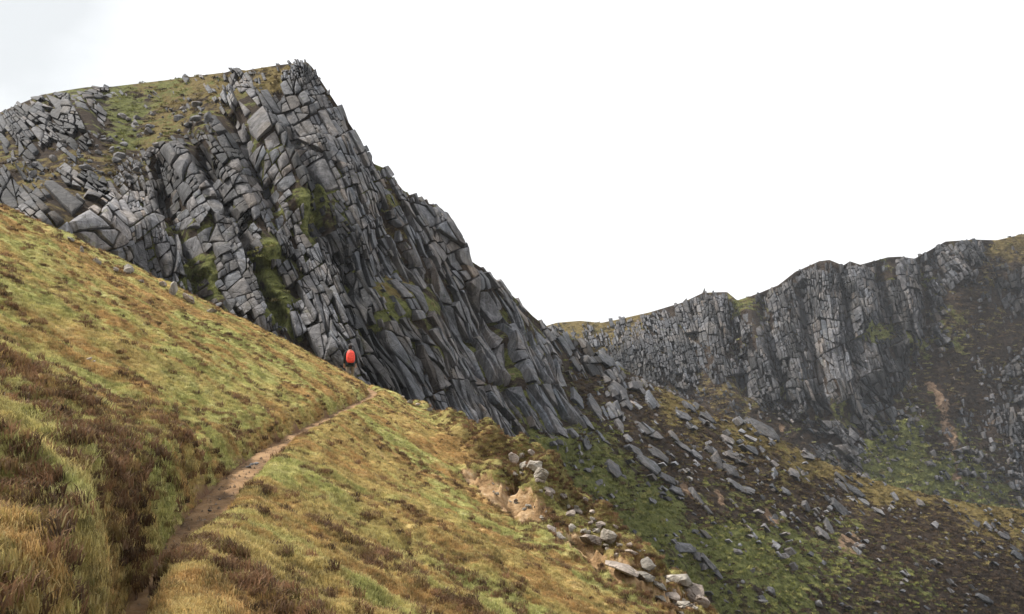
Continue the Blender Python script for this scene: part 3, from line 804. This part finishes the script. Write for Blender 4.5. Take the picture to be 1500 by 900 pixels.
# ---- the trodden path
pp = spline(PATH_PTS[2:], 40)
tn = np.gradient(pp, axis=0); tn /= np.linalg.norm(tn, axis=1, keepdims=True)
rt = np.stack([tn[:, 1], -tn[:, 0]], -1)
offs = np.linspace(-0.30, 0.30, 18)
PX = pp[:, None, 0] + rt[:, None, 0] * offs[None]; PY = pp[:, None, 1] + rt[:, None, 1] * offs[None]
PZ = -1.62 + 0.022 + 0.02 * noise2(PX / 0.35, PY / 0.35, 81) + 0.014 * noise2(PX / 0.1, PY / 0.1, 82) - 0.30 * smooth(0.17, 0.30, np.abs(offs))[None]
pm, t, b = new_mat('trodden_earth', 0.9, 0.2)
pv = pos(t)
n1 = nnoise(t, pv, 2.2, 5, 0.65); n2 = nnoise(t, pv, 28, 4, 0.75)
c = ramp(t, n1, [(0.32, (0.07, 0.040, 0.019)), (0.5, (0.20, 0.115, 0.052)), (0.68, (0.30, 0.19, 0.095))])
c = mix(t, ramp(t, n2, [(0.45, 0.0), (0.75, 0.5)]), c, (0.28, 0.20, 0.14))
t.links.new(c, b.inputs['Base Color']); bump(t, b, n2, 0.8, 0.02)
path = link('path', mesh_np('path', np.stack([PX, PY, PZ], -1).reshape(-1, 3), grid_faces(len(pp), len(offs))), None, pm)
tag(path, kind='structure')
Vp, Fp = [], []
rp = random.Random(9)
for _ in range(260):
    y = 4.5 + 22 * rp.random() ** 1.6
    i = int(np.argmin(np.abs(pp[:, 1] - y)))
    o_ = rp.gauss(0, 0.08); x = pp[i, 0] + rt[i, 0] * o_
    r_ = rp.uniform(0.006, 0.022); b0 = len(Vp)
    for q in range(5):
        a_ = q * 1.2566 + rp.uniform(-.3, .3); Vp.append((x + r_ * math.cos(a_) * rp.uniform(.7, 1.3), y + r_ * math.sin(a_), -1.605))
    Vp.append((x, y, -1.585 + r_ * 0.6))
    Fp += [(b0 + q, b0 + (q + 1) % 5, b0 + 5) for q in range(5)]
gv = link('path_gravel', mesh_np('path_gravel', np.array(Vp), np.array(Fp), flat=True, attrs={'tone': np.tile(np.array([[0.85, 0.66, 0.5]]), (len(Vp), 1))}), path, ROCK_PALE)
gv['kind'] = 'stuff'

# ---- grass and heather
def blade_mesh(name, n, hgt, spread, width, lean, seed, mat, seg=2):
    rnd = random.Random(seed)
    V, F3, F4, H = [], [], [], []
    for _ in range(n):
        a = rnd.uniform(0, 2 * math.pi); r = spread * math.sqrt(rnd.random())
        x, y = r * math.cos(a), r * math.sin(a)
        h = hgt * rnd.uniform(0.55, 1.15); w = width * rnd.uniform(0.7, 1.2)
        la = rnd.uniform(0, 2 * math.pi); ll = lean * rnd.uniform(0.3, 1.2) * h
        wa = rnd.uniform(0, math.pi); wx, wy = math.cos(wa) * w / 2, math.sin(wa) * w / 2
        b0 = len(V)
        mx_, my_ = x + math.cos(la) * ll * 0.35, y + math.sin(la) * ll * 0.35
        V += [(x - wx, y - wy, -0.02), (x + wx, y + wy, -0.02), (mx_ + wx * .8, my_ + wy * .8, h * .6), (mx_ - wx * .8, my_ - wy * .8, h * .6), (x + math.cos(la) * ll, y + math.sin(la) * ll, h)]
        H += [0, 0, .6, .6, 1]
        F4.append((b0, b0 + 1, b0 + 2, b0 + 3)); F3.append((b0 + 3, b0 + 2, b0 + 4))
    me = mesh_np(name, np.array(V), [np.array(F4), np.array(F3)], attrs={'tip': np.array(H)})
    me.materials.append(mat)
    return me
def grass_material(name, kind):
    m, t, b = new_mat(name, 0.7, 0.25)
    c, n1, n2 = turf_colour(t)
    oi = N(t, 'ShaderNodeObjectInfo')
    rnd = oi.outputs['Random']
    if kind == 'grass':
        c = mix(t, ramp(t, rnd, [(0.75, 0.0), (1.0, 0.7)]), c, (0.44, 0.38, 0.18))
        c = mix(t, ramp(t, rnd, [(0.0, 0.6), (0.25, 0.0)]), c, (0.11, 0.13, 0.03))
        c = mix(t, math_n(t, 'MULTIPLY', attr(t, 'tip'), 0.22), c, (0.46, 0.40, 0.18))
    else:
        c = ramp(t, rnd, [(0.0, (0.045, 0.028, 0.014)), (0.4, (0.11, 0.062, 0.03)), (0.7, (0.20, 0.105, 0.055)), (1.0, (0.15, 0.125, 0.035))])
        c = mix(t, math_n(t, 'MULTIPLY', attr(t, 'tip'), 0.5), c, (0.24, 0.145, 0.085))
    sh = N(t, 'ShaderNodeTexWhiteNoise', noise_dimensions='1D'); t.links.new(rnd, sh.inputs['W'])
    c = mix(t, 1.0, c, ramp(t, sh.outputs['Value'], [(0.0, 0.45), (0.5, 0.95), (1.0, 1.35)]), 'MULTIPLY')
    t.links.new(c, b.inputs['Base Color'])
    tr = N(t, 'ShaderNodeBsdfTranslucent'); t.links.new(c, tr.inputs['Color'])
    ms = N(t, 'ShaderNodeMixShader'); ms.inputs['Fac'].default_value = 0.3
    t.links.new(b.outputs[0], ms.inputs[1]); t.links.new(tr.outputs[0], ms.inputs[2])
    t.links.new(ms.outputs[0], t.nodes['Material Output'].inputs['Surface'])
    return m
GM, HM = grass_material('hill_grass', 'grass'), grass_material('hill_heather', 'heather')
def source(name, meshes):
    c = bpy.data.collections.new(name)
    for me in meshes: c.objects.link(bpy.data.objects.new(me.name, me))
    return c
gsrc = source('grass_sources', [blade_mesh('grass_tuft', 30, 0.022, 0.055, 0.0042, 1.4, 100 + i, GM) for i in range(8)] + [blade_mesh('grass_tuft', 22, 0.045, 0.03, 0.004, 1.0, 110 + i, GM) for i in range(1)])
hsrc = source('heather_sources', [blade_mesh('heather_sprig', 80, 0.045, 0.085, 0.0065, 1.1, 120 + i, HM) for i in range(4)])
def scatter(name, attr_name, src, smin, smax, seed, label, base=None):
    o = link(name, (base or hill_me).copy())
    o.data.name = name
    o.data.materials.clear()
    g = bpy.data.node_groups.new(name, 'GeometryNodeTree')
    g.interface.new_socket('Geometry', in_out='INPUT', socket_type='NodeSocketGeometry')
    g.interface.new_socket('Geometry', in_out='OUTPUT', socket_type='NodeSocketGeometry')
    gi, go = N(g, 'NodeGroupInput'), N(g, 'NodeGroupOutput')
    ds = N(g, 'GeometryNodeDistributePointsOnFaces'); ds.inputs['Seed'].default_value = seed
    na = N(g, 'GeometryNodeInputNamedAttribute', data_type='FLOAT'); na.inputs['Name'].default_value = attr_name
    ci = N(g, 'GeometryNodeCollectionInfo'); ci.inputs['Collection'].default_value = src
    ci.inputs['Separate Children'].default_value = True; ci.inputs['Reset Children'].default_value = True
    ip = N(g, 'GeometryNodeInstanceOnPoints'); ip.inputs['Pick Instance'].default_value = True
    rs = N(g, 'FunctionNodeRandomValue', data_type='FLOAT'); rs.inputs[2].default_value = smin; rs.inputs[3].default_value = smax
    rv = N(g, 'FunctionNodeRandomValue', data_type='FLOAT_VECTOR')
    rv.inputs[0].default_value = (-0.25, -0.25, 0); rv.inputs[1].default_value = (0.25, 0.25, 6.283)
    K = g.links.new
    K(gi.outputs[0], ds.inputs['Mesh']); K(na.outputs['Attribute'], ds.inputs['Density'])
    K(ds.outputs['Points'], ip.inputs['Points']); K(ci.outputs[0], ip.inputs['Instance'])
    K(rv.outputs[0], ip.inputs['Rotation']); K(rs.outputs[1], ip.inputs['Scale'])
    K(ip.outputs[0], go.inputs[0])
    md = o.modifiers.new('scatter', 'NODES'); md.node_group = g
    tag(o, label, name.replace('_', ' '), kind='stuff')
    return o
scatter('grass', 'gd', gsrc, 0.65, 1.2, 1, 'short yellow green moorland grass covering the near hillside')
scatter('heather', 'hdn', hsrc, 0.6, 1.3, 2, 'low brown heather growing in streaks through the grass')

def clump_material(name):
    m, t, b = new_mat(name, 0.8, 0.15)
    def ia(n):
        a = N(t, 'ShaderNodeAttribute'); a.attribute_type = 'INSTANCER'; a.attribute_name = n
        return a.outputs['Fac']
    rnd = N(t, 'ShaderNodeObjectInfo').outputs['Random']
    wn = N(t, 'ShaderNodeTexWhiteNoise', noise_dimensions='1D'); t.links.new(rnd, wn.inputs['W'])
    w = math_n(t, 'MULTIPLY', math_n(t, 'SUBTRACT', wn.outputs['Value'], 0.5), 0.9)
    heath = ramp(t, rnd, [(0.0, (0.022, 0.015, 0.010)), (0.5, (0.065, 0.042, 0.025)), (0.8, (0.11, 0.072, 0.04)), (1.0, (0.14, 0.125, 0.05))])
    gold = ramp(t, rnd, [(0.0, (0.10, 0.075, 0.028)), (1.0, (0.30, 0.23, 0.10))])
    green = ramp(t, rnd, [(0.0, (0.07, 0.075, 0.022)), (0.6, (0.18, 0.19, 0.05)), (1.0, (0.29, 0.27, 0.10))])
    c = mix(t, ramp(t, math_n(t, 'ADD', ia('gold'), w), [(0.45, 0.0), (0.65, 1.0)]), heath, gold)
    c = mix(t, ramp(t, math_n(t, 'ADD', ia('green'), w), [(0.45, 0.0), (0.65, 1.0)]), c, green)
    t.links.new(c, b.inputs['Base Color'])
    return m
CM = clump_material('mountain_clumps')
csrc = source('clump_sources', [blade_mesh('clump', 70, 0.16, 0.42, 0.07, 1.2, 140 + i, CM) for i in range(4)])
fsrc = source('far_clump_sources', [blade_mesh('far_clump', 50, 0.5, 1.2, 0.22, 1.2, 150 + i, CM) for i in range(3)])
scatter('mountain_heather', 'tuft', csrc, 0.5, 1.5, 3, 'clumps of dark heather and grass covering the rocky mountainside', mountain.data)
scatter('far_heather', 'tuft', fsrc, 0.5, 1.5, 4, 'dark heather and grass covering the slopes of the far ridge', ridge.data)

# ================================================================== LOOSE STONES AND OUTCROPS
def boulder_mesh(seed, sx, sy, sz, mat, tone, cuts=13):
    rnd = random.Random(seed)
    bm = bmesh.new()
    bmesh.ops.create_icosphere(bm, subdivisions=2, radius=1.0)
    for v in bm.verts:                                     # squarer than a ball
        v.co = Vector([math.copysign(abs(c) ** 0.62, c) for c in v.co])
    for _ in range(cuts):                                  # joints knock flat faces off it
        n = Vector((rnd.gauss(0, 1), rnd.gauss(0, 1), rnd.gauss(0, 1))).normalized()
        d = rnd.uniform(0.46, 0.80)
        for v in bm.verts:
            k = v.co.dot(n) - d
            if k > 0: v.co -= n * k * 0.95
    for v in bm.verts:
        v.co = Vector((v.co.x * sx, v.co.y * sy, v.co.z * sz)) + Vector((rnd.gauss(0, .03) * sx, rnd.gauss(0, .03) * sy, rnd.gauss(0, .03) * sz))
    me = bpy.data.meshes.new('boulder')
    bm.to_mesh(me); bm.free()
    me.polygons.foreach_set('use_smooth', np.full(len(me.polygons), True))
    me.set_sharp_from_angle(angle=R(22))
    at = me.attributes.new('tone', 'FLOAT_COLOR', 'POINT')
    at.data.foreach_set('color', np.tile(np.array([*tone, 1.0], np.float32), len(me.vertices)))
    me.materials.append(mat)
    return me
GREY = [boulder_mesh(200 + i, 1, 0.8, 0.75, ROCK, (1.55 + .1 * (i % 3), 1.53 + .1 * (i % 3), 1.50 + .1 * (i % 3))) for i in range(8)]
PALE = [boulder_mesh(220 + i, 1, 0.8, 0.7, ROCK_PALE, (1.0 + .08 * (i % 2), 0.98, 0.95)) for i in range(6)]
def boulder(P, size, meshes, rnd, label, group, stretch=(1, 1, 1), rot=None, sink=0.25, big=0.9):
    o = link('boulder', rnd.choice(meshes))
    o.scale = tuple(size * 0.5 * k * rnd.uniform(0.88, 1.14) for k in stretch)
    o.rotation_euler = rot if rot is not None else (rnd.gauss(0, .25), rnd.gauss(0, .25), rnd.uniform(0, 6.28))
    o.location = (P[0], P[1], P[2] + size * 0.5 * 0.65 * stretch[2] * (1 - 2 * sink))
    if ';' in label:
        small, large = label.split(';')
        label = large if size > big else small
    tag(o, label, 'boulder', group)
    return o
rb = random.Random(77)
def zone(poly, n, smin, smax, label, group, face=crag, meshes=GREY, avoid=0.6):
    us = [p[0] for p in poly]; vs2 = [p[1] for p in poly]
    k = 0
    while k < n:
        u, v = rb.uniform(min(us), max(us)), rb.uniform(min(vs2), max(vs2))
        if not bool(in_poly(np.array(u), np.array(v), poly)): continue
        if v < float(face.sky(u)) + 6: continue
        if float(face.field(np.array(u), np.array(v))[3]) > avoid: continue
        P = face.P(np.array([u]), np.array([v]))[0]
        px = smin + (smax - smin) * rb.random() ** 2.6
        boulder(P, px * P[1] / FPX, meshes, rb, label, group)
        k += 1
zone([(40, 200), (170, 175), (300, 150), (330, 180), (270, 215), (200, 275), (60, 285), (0, 240)], 92, 6, 22, 'small grey boulder strewn over the brown grass slope below the summit;large grey weathered boulder standing out on the brown grass slope below the summit', 'boulders on the upper slope')
zone([(940, 600), (1100, 650), (1300, 730), (1490, 770), (1490, 880), (1300, 860), (1100, 745), (980, 690)], 48, 4, 13, 'small grey boulder lying in dark heather on the descending ridge;larger grey boulder lying in dark heather on the descending ridge', 'boulders in the heather')
zone([(790, 640), (900, 685), (1100, 790), (1260, 850), (1200, 896), (1050, 890), (900, 800), (800, 720)], 40, 4, 14, 'small pale grey stone lying on the green grass of the gully;large pale grey boulder lying on the green grass of the gully', 'boulders in the green gully')
for u, v, px in [(816, 677, 13), (813, 652, 17), (868, 687, 11), (878, 710, 16), (902, 722, 11), (1080, 812, 18), (1102, 838, 13), (1130, 870, 18), (1200, 888, 22), (1118, 884, 16), (1320, 857, 11), (1230, 805, 11)]:
    P = crag.P(np.array([u]), np.array([v]))[0]
    boulder(P, px * P[1] / FPX, GREY, rb, 'small pale grey stone lying on the green grass of the gully;large pale grey boulder lying on the green grass of the gully', 'boulders in the green gully', (1, .8, .9))

# slabs of bedrock breaking through the heather: u, v, length, width, angle
SLABS = [(947, 632, 46, 13, 35), (947, 680, 46, 15, 42), (962, 665, 36, 10, 40), (977, 703, 30, 15, 35), (1025, 737, 46, 6, 50), (1003, 803, 30, 17, 35), (1022, 815, 18, 12, 50), (1040, 832, 46, 10, 48), (1027, 783, 30, 9, 25),
         (897, 687, 28, 15, 52), (1072, 690, 32, 14, 30), (1050, 677, 28, 14, 60), (1073, 668, 26, 10, 20), (1080, 713, 36, 8, 35), (1120, 630, 50, 15, 35), (1108, 622, 30, 10, 30), (1090, 717, 30, 12, 30), (1160, 695, 19, 10, 50),
         (1133, 695, 17, 10, 75), (1230, 700, 22, 7, 40), (1247, 717, 40, 9, 40), (1232, 712, 30, 7, 42), (1230, 747, 40, 12, 40), (1213, 773, 26, 12, 60), (1203, 783, 28, 10, 42), (1287, 750, 20, 5, 35), (1440, 877, 28, 9, 30), (1310, 728, 15, 8, 60),
         (1347, 737, 16, 8, 40), (1470, 785, 20, 8, 30), (1490, 815, 22, 9, 35), (873, 507, 24, 14, 25), (886, 527, 28, 16, 52), (907, 577, 36, 18, 50), (917, 592, 22, 12, 50), (933, 565, 24, 13, 5), (952, 587, 30, 12, 65), (900, 522, 16, 7, 35),
         (1000, 610, 26, 8, 35), (1010, 598, 30, 8, 32), (1035, 612, 24, 7, 35), (1180, 668, 26, 7, 35), (1000, 655, 24, 8, 45), (1020, 668, 20, 8, 42), (1040, 660, 20, 10, 35), (1066, 645, 22, 8, 35), (985, 640, 20, 8, 50), (870, 600, 44, 9, 60), (845, 585, 40, 9, 62), (1100, 660, 22, 8, 35), (1180, 745, 22, 8, 45), (1150, 720, 18, 7, 40), (1265, 735, 20, 7, 40), (930, 660, 26, 8, 40), (990, 720, 22, 9, 40), (860, 690, 12, 8, 30)]
sl = []
rs = random.Random(5)
for u, v, ln, wd, ang in SLABS:
    a = math.radians(ang); ax = np.array([math.cos(a), math.sin(a)]); ay = np.array([-ax[1], ax[0]])
    c = np.array([u, v], float)
    pts = []
    for t_, w_ in ((-.55, -.2), (.1, -.55), (.5, -.25), (.5, .2), (-.05, .5), (-.45, .35)):
        pts.append(tuple(c + ax * ln * (t_ + rs.uniform(-.08, .08)) + ay * wd * (w_ + rs.uniform(-.14, .14))))
    sl.append((pts, 0.5))
sl = crag.cells((0, 0, 1, 1), 8, 2.3, sl)
slabs = crag.blocks(sl, 6, lambda c, rk, rnd: True, gap=0.5, crisp=True)
slabs = [(P, fq, ft, tone * rs.uniform(0.95, 1.5), area) for P, fq, ft, tone, area in slabs]
emit_blocks(slabs, mountain, ROCK, 999, 'rock_slab', 'rock_slabs')

# small broken stone half sunk in the turf below the crag and under the far cliffs
db = crag.cells((760, 480, 1560, 930), 21, 0.42)
db = crag.blocks(db, 22, lambda c, rk, rnd: rk < 0.5 and rnd.random() < 0.012 + 0.16 * max(0.0, float(noise2(c[0] / 45, c[1] / 45, 96))) + 0.15 * rk, gap=0.6, crisp=True)
db = [(P, fq, ft, tone * 1.35, area) for P, fq, ft, tone, area in db]
emit_blocks(db, mountain, ROCK, 0, 'stone', 'scree_stones')
db = far.cells((1000, 560, 1560, 780), 23, 0.6)
db = far.blocks(db, 24, lambda c, rk, rnd: rk < 0.5 and rnd.random() < 0.02 + 0.22 * max(0.0, float(noise2(c[0] / 30, c[1] / 50, 97))), gap=0.6, crisp=True, sink=2.5)
db = [(P, fq, ft, tone * 1.6, area) for P, fq, ft, tone, area in db]
emit_blocks(db, ridge, ROCK_FAR, 0, 'stone', 'scree_stones')

def hit(u, v):
    D = np.geomspace(2.5, 60, 1500)
    P = unproj(np.full(D.shape, float(u)), np.full(D.shape, float(v)), D)
    below = P[:, 2] < hill_z(P[:, 0], P[:, 1], False)
    i = int(np.argmax(below)) if below.any() else len(D) - 1
    return P[i]
RIM = 'boulders along the eroded rim'
for u, v, w, h, lab in [(752, 678, 15, 18, 0), (778, 667, 10, 10, 0), (783, 692, 26, 24, 0), (768, 688, 14, 14, 0), (793, 706, 20, 20, 0), (765, 672, 9, 8, 0), (804, 722, 16, 9, 0), (825, 730, 10, 8, 0),
                        (836, 758, 10, 12, 1), (868, 798, 32, 18, 1), (892, 797, 26, 20, 1), (838, 778, 14, 12, 1), (855, 782, 12, 10, 1), (795, 762, 12, 6, 1), (812, 780, 20, 5, 1), (822, 787, 18, 5, 1), (905, 818, 10, 10, 1), (925, 812, 16, 7, 1),
                        (912, 838, 46, 12, 2), (945, 850, 40, 14, 2), (965, 862, 26, 12, 2), (950, 832, 30, 14, 2), (998, 862, 36, 30, 2), (1012, 880, 30, 30, 2), (1030, 890, 22, 18, 2), (985, 880, 18, 14, 2), (1004, 894, 26, 16, 2), (965, 878, 24, 8, 2)] + [(int(750 + 270 * q + rb.gauss(0, 9)), int(676 + 205 * q + rb.gauss(6, 8)), rb.randint(6, 13), rb.randint(5, 9), 0 if q < .22 else 1 if q < .6 else 2) for q in [rb.random() for _ in range(46)]] + [(rb.randint(715, 800), 0, rb.randint(4, 10), rb.randint(3, 7), 3) for _ in range(16)]:
    if v == 0: v = 690 + 0.55 * (u - 680) + rb.uniform(-6, 10)
    P = hit(u, v)
    k = 1.3 * P[1] / FPX
    boulder(P, w * k, PALE, rb, ['pale granite boulder in the heap above the bare orange soil', 'pale granite boulder half buried in moss below the orange soil', 'tan granite boulder on the lower end of the eroded rim', 'small stone lying on the bare orange soil of the eroded rim'][lab],
            RIM, (1, .9, h / w * 1.25), (rb.gauss(0, .15), R(24) + rb.gauss(0, .15), rb.uniform(-.5, .5)), 0.12)
for u, v, w, h in [(142, 383, 17, 13), (120, 368, 10, 20), (104, 350, 16, 9), (42, 345, 9, 4), (170, 395, 12, 10), (190, 398, 26, 26), (205, 412, 14, 10), (255, 428, 30, 24), (275, 440, 22, 20), (240, 418, 16, 14), (310, 455, 22, 10), (600, 588, 16, 8), (630, 600, 17, 8), (612, 592, 9, 8), (590, 580, 8, 6)]:
    P = hit(u, v + 3); k = P[1] / FPX
    boulder(P, w * k, PALE, rb, 'whitish granite stone on the crest where the grass meets the crag', 'stones on the grass crest', (1, .8, h / w * 1.3), None, 0.2)
for u, v, w in [(152, 521, 9), (130, 528, 13), (136, 531, 8)]:
    P = hit(u, v); k = P[1] / FPX
    boulder(P, w * k, PALE, rb, 'small pale stone lying in open grass above the path', 'stones in the grass', (1, .8, .6), None, 0.2)
for u, v, w in [(308, 752, 9), (372, 684, 16), (364, 688, 12), (316, 742, 5), (322, 735, 5), (300, 765, 5)]:
    P = hit(u, v); k = P[1] / FPX
    boulder((P[0], P[1], P[2] + .02), w * k, GREY, rb, 'small grey stone lying on the trodden earth path', 'stones on the path', (1, .8, .5), None, 0.2)

# ================================================================== THE HIKER
def plain(name, col, rough=0.8):
    m, t, b = new_mat(name, rough, 0.2)
    n = nnoise(t, pos(t), 14, 4, 0.6)
    t.links.new(ramp(t, n, [(0.3, tuple(0.7 * c for c in col)), (0.7, tuple(min(1, 1.2 * c) for c in col))]), b.inputs['Base Color'])
    bump(t, b, n, 0.4, 0.02)
    return m
SKIN, HAIR, JACKET = plain('skin', (0.45, 0.27, 0.19)), plain('dark_hair', (0.018, 0.014, 0.012)), plain('jacket_cloth', (0.018, 0.026, 0.026))
TROUSER, BOOT, COVER, STRAP = plain('trouser_cloth', (0.17, 0.14, 0.10)), plain('boot_leather', (0.03, 0.022, 0.016)), plain('cover_nylon', (0.80, 0.085, 0.06), 0.6), plain('strap_webbing', (0.012, 0.012, 0.014))
def skin_body(name, V, E, rad, zones, parent):
    me = bpy.data.meshes.new(name)
    me.from_pydata(V, E, [])
    o = bpy.data.objects.new(name, me); COL.objects.link(o)
    sk = o.modifiers.new('skin', 'SKIN'); sk.use_smooth_shade = True
    ob = me.skin_vertices[0].data if me.skin_vertices else None
    if ob is None:
        bm = bmesh.new(); bm.from_mesh(me); bm.verts.layers.skin.verify(); bm.to_mesh(me); bm.free()
        ob = me.skin_vertices[0].data
    for i, r in enumerate(rad):
        ob[i].radius = r if isinstance(r, tuple) else (r, r)
        ob[i].use_root = (i == 0)
    ss = o.modifiers.new('sub', 'SUBSURF'); ss.levels = ss.render_levels = 2
    dg = bpy.context.evaluated_depsgraph_get()
    me2 = bpy.data.meshes.new_from_object(o.evaluated_get(dg))
    bpy.data.objects.remove(o)
    for m in (SKIN, JACKET, TROUSER, BOOT): me2.materials.append(m)
    for p in me2.polygons:
        p.material_index = zones(p.center); p.use_smooth = True
    me2.name = name
    return link(name, me2, parent)
V = [(0, 0, .97), (0, .01, 1.14), (0, .03, 1.34), (0, .03, 1.46), (0, .05, 1.535), (0, .07, 1.60), (0, .085, 1.67), (0, .075, 1.73)]
E = [(i, i + 1) for i in range(7)]
rad = [(.165, .12), (.155, .115), (.19, .125), (.10, .085), .055, (.066, .075), (.078, .095), (.055, .065)]
for s_ in (-1, 1):
    b0 = len(V)
    st = 0.17 * s_
    V += [(s_ * .20, .02, 1.41), (s_ * .265, -.02, 1.14), (s_ * .255, .10, .915), (s_ * .25, .135, .84)]
    E += [(3, b0), (b0, b0 + 1), (b0 + 1, b0 + 2), (b0 + 2, b0 + 3)]
    rad += [.078, .058, .036, (.036, .022)]
    for f in range(4):
        q = len(V)
        V += [(s_ * (.225 + .017 * f), .15 + .004 * f, .80), (s_ * (.225 + .017 * f), .145, .80 - .034 - .008 * (f in (1, 2))), (s_ * (.222 + .016 * f), .13, .80 - .058 - .012 * (f in (1, 2)))]
        E += [(b0 + 3, q), (q, q + 1), (q + 1, q + 2)]
        rad += [.010, .009, .007]
    q = len(V)
    V += [(s_ * .215, .165, .835), (s_ * .205, .18, .80)]
    E += [(b0 + 3, q), (q, q + 1)]
    rad += [.011, .009]
    q = len(V)
    V += [(s_ * .105, .0, .86), (s_ * .115, .03 + .5 * st, .49), (s_ * .115, -.05 + st, .10), (s_ * .12, -.02 + st, .045), (s_ * .125, .13 + st, .04)]
    E += [(0, q), (q, q + 1), (q + 1, q + 2), (q + 2, q + 3), (q + 3, q + 4)]
    rad += [.105, .078, .056, .05, .042]
def zones(c):
    if c.z > 1.50: return 0
    if c.z < 0.15: return 3
    if abs(c.x) > 0.19 and c.z < 0.93 and c.z > .7: return 0
    if c.z < 0.93: return 2
    return 1
FEET = np.array([PATH[np.argmin(np.abs(PATH[:, 1] - 39.3))][0], 39.3])
man = bpy.data.objects.new('person', None); COL.objects.link(man)
man.location = (FEET[0] + .18, FEET[1], -1.62)
man.rotation_euler = (0, 0, R(14))
tag(man, 'hiker seen from behind in dark jacket and olive trousers where the path rounds the hillside', 'person')
skin_body('body', V, E, rad, zones, man)
def loft(name, rings, mat, parent, n=20, cap=True):
    """rings: (cx, cy, z, rx, ry)"""
    Vv = []
    for cx, cy, z, rx, ry in rings:
        for i in range(n):
            a = 2 * math.pi * i / n
            cs, sn = math.cos(a), math.sin(a)
            Vv.append((cx + rx * math.copysign(abs(cs) ** .75, cs), cy + ry * math.copysign(abs(sn) ** .75, sn), z + 0.006 * math.sin(5 * a + 9 * z)))
    F = []
    for r in range(len(rings) - 1):
        for i in range(n):
            F.append((r * n + i, r * n + (i + 1) % n, (r + 1) * n + (i + 1) % n, (r + 1) * n + i))
    me = bpy.data.meshes.new(name)
    faces = F + ([tuple(range(n))[::-1], tuple(range((len(rings) - 1) * n, len(rings) * n))] if cap else [])
    me.from_pydata(Vv, [], faces)
    for p in me.polygons: p.use_smooth = len(p.vertices) == 4
    return link(name, me, parent, mat)
loft('jacket', [(0, 0, .80, .205, .155), (0, 0, .90, .20, .155), (0, .01, 1.05, .19, .145), (0, .03, 1.25, .205, .15), (0, .03, 1.38, .205, .14), (0, .03, 1.47, .12, .10), (0, .04, 1.53, .075, .075)], JACKET, man)
loft('hair', [(0, .05, 1.56, .05, .05), (0, .06, 1.60, .078, .082), (0, .065, 1.66, .092, .10), (0, .07, 1.72, .088, .10), (0, .07, 1.765, .05, .06), (0, .07, 1.775, .015, .02)], HAIR, man)
pack = bpy.data.objects.new('backpack', None); COL.objects.link(pack)
pack.location = man.location + Matrix.Rotation(R(14), 3, 'Z') @ Vector((0, -.24, .95))
pack.rotation_euler = (R(-4), 0, R(14)); pack.scale = (0.92, 0.95, 0.96)
tag(pack, 'bright coral red rain cover over a rucksack on the hiker\'s back', 'backpack')
loft('rain_cover', [(0, 0, .02, .10, .06), (0, -.01, .06, .17, .11), (0, -.02, .16, .205, .145), (0, -.02, .32, .205, .15), (0, -.01, .46, .185, .135), (0, 0, .54, .14, .10), (0, 0, .575, .06, .05)], COVER, pack)
loft('pack_base', [(0, .03, -.06, .13, .06), (0, .03, 0, .15, .08), (0, .03, .06, .15, .08)], STRAP, pack)
for s_ in (-1, 1):
    loft('shoulder_strap', [(s_ * .11, .16, .14, .03, .02), (s_ * .13, .40, .30, .03, .02), (s_ * .12, .36, .46, .03, .03), (s_ * .10, .22, .545, .03, .03), (s_ * .09, .08, .50, .03, .02)], STRAP, pack, 8)

# ================================================================== THE AIR
bm = bmesh.new(); bmesh.ops.create_cube(bm, size=1.0)
me = bpy.data.meshes.new('haze'); bm.to_mesh(me); bm.free()
hz = link('haze', me)
hz.scale = (3100, 3600, 260); hz.location = (0, 250, -1)
tag(hz, 'thin pale haze filling the air of the corrie', 'haze', kind='stuff')
m = bpy.data.materials.new('haze'); m.use_nodes = True
t = m.node_tree; t.nodes.clear()
out = N(t, 'ShaderNodeOutputMaterial'); pvn = N(t, 'ShaderNodeVolumePrincipled')
pvn.inputs['Color'].default_value = (0.90, 0.94, 1.0, 1); pvn.inputs['Density'].default_value = 0.00012
t.links.new(pvn.outputs[0], out.inputs['Volume'])
me.materials.append(m)
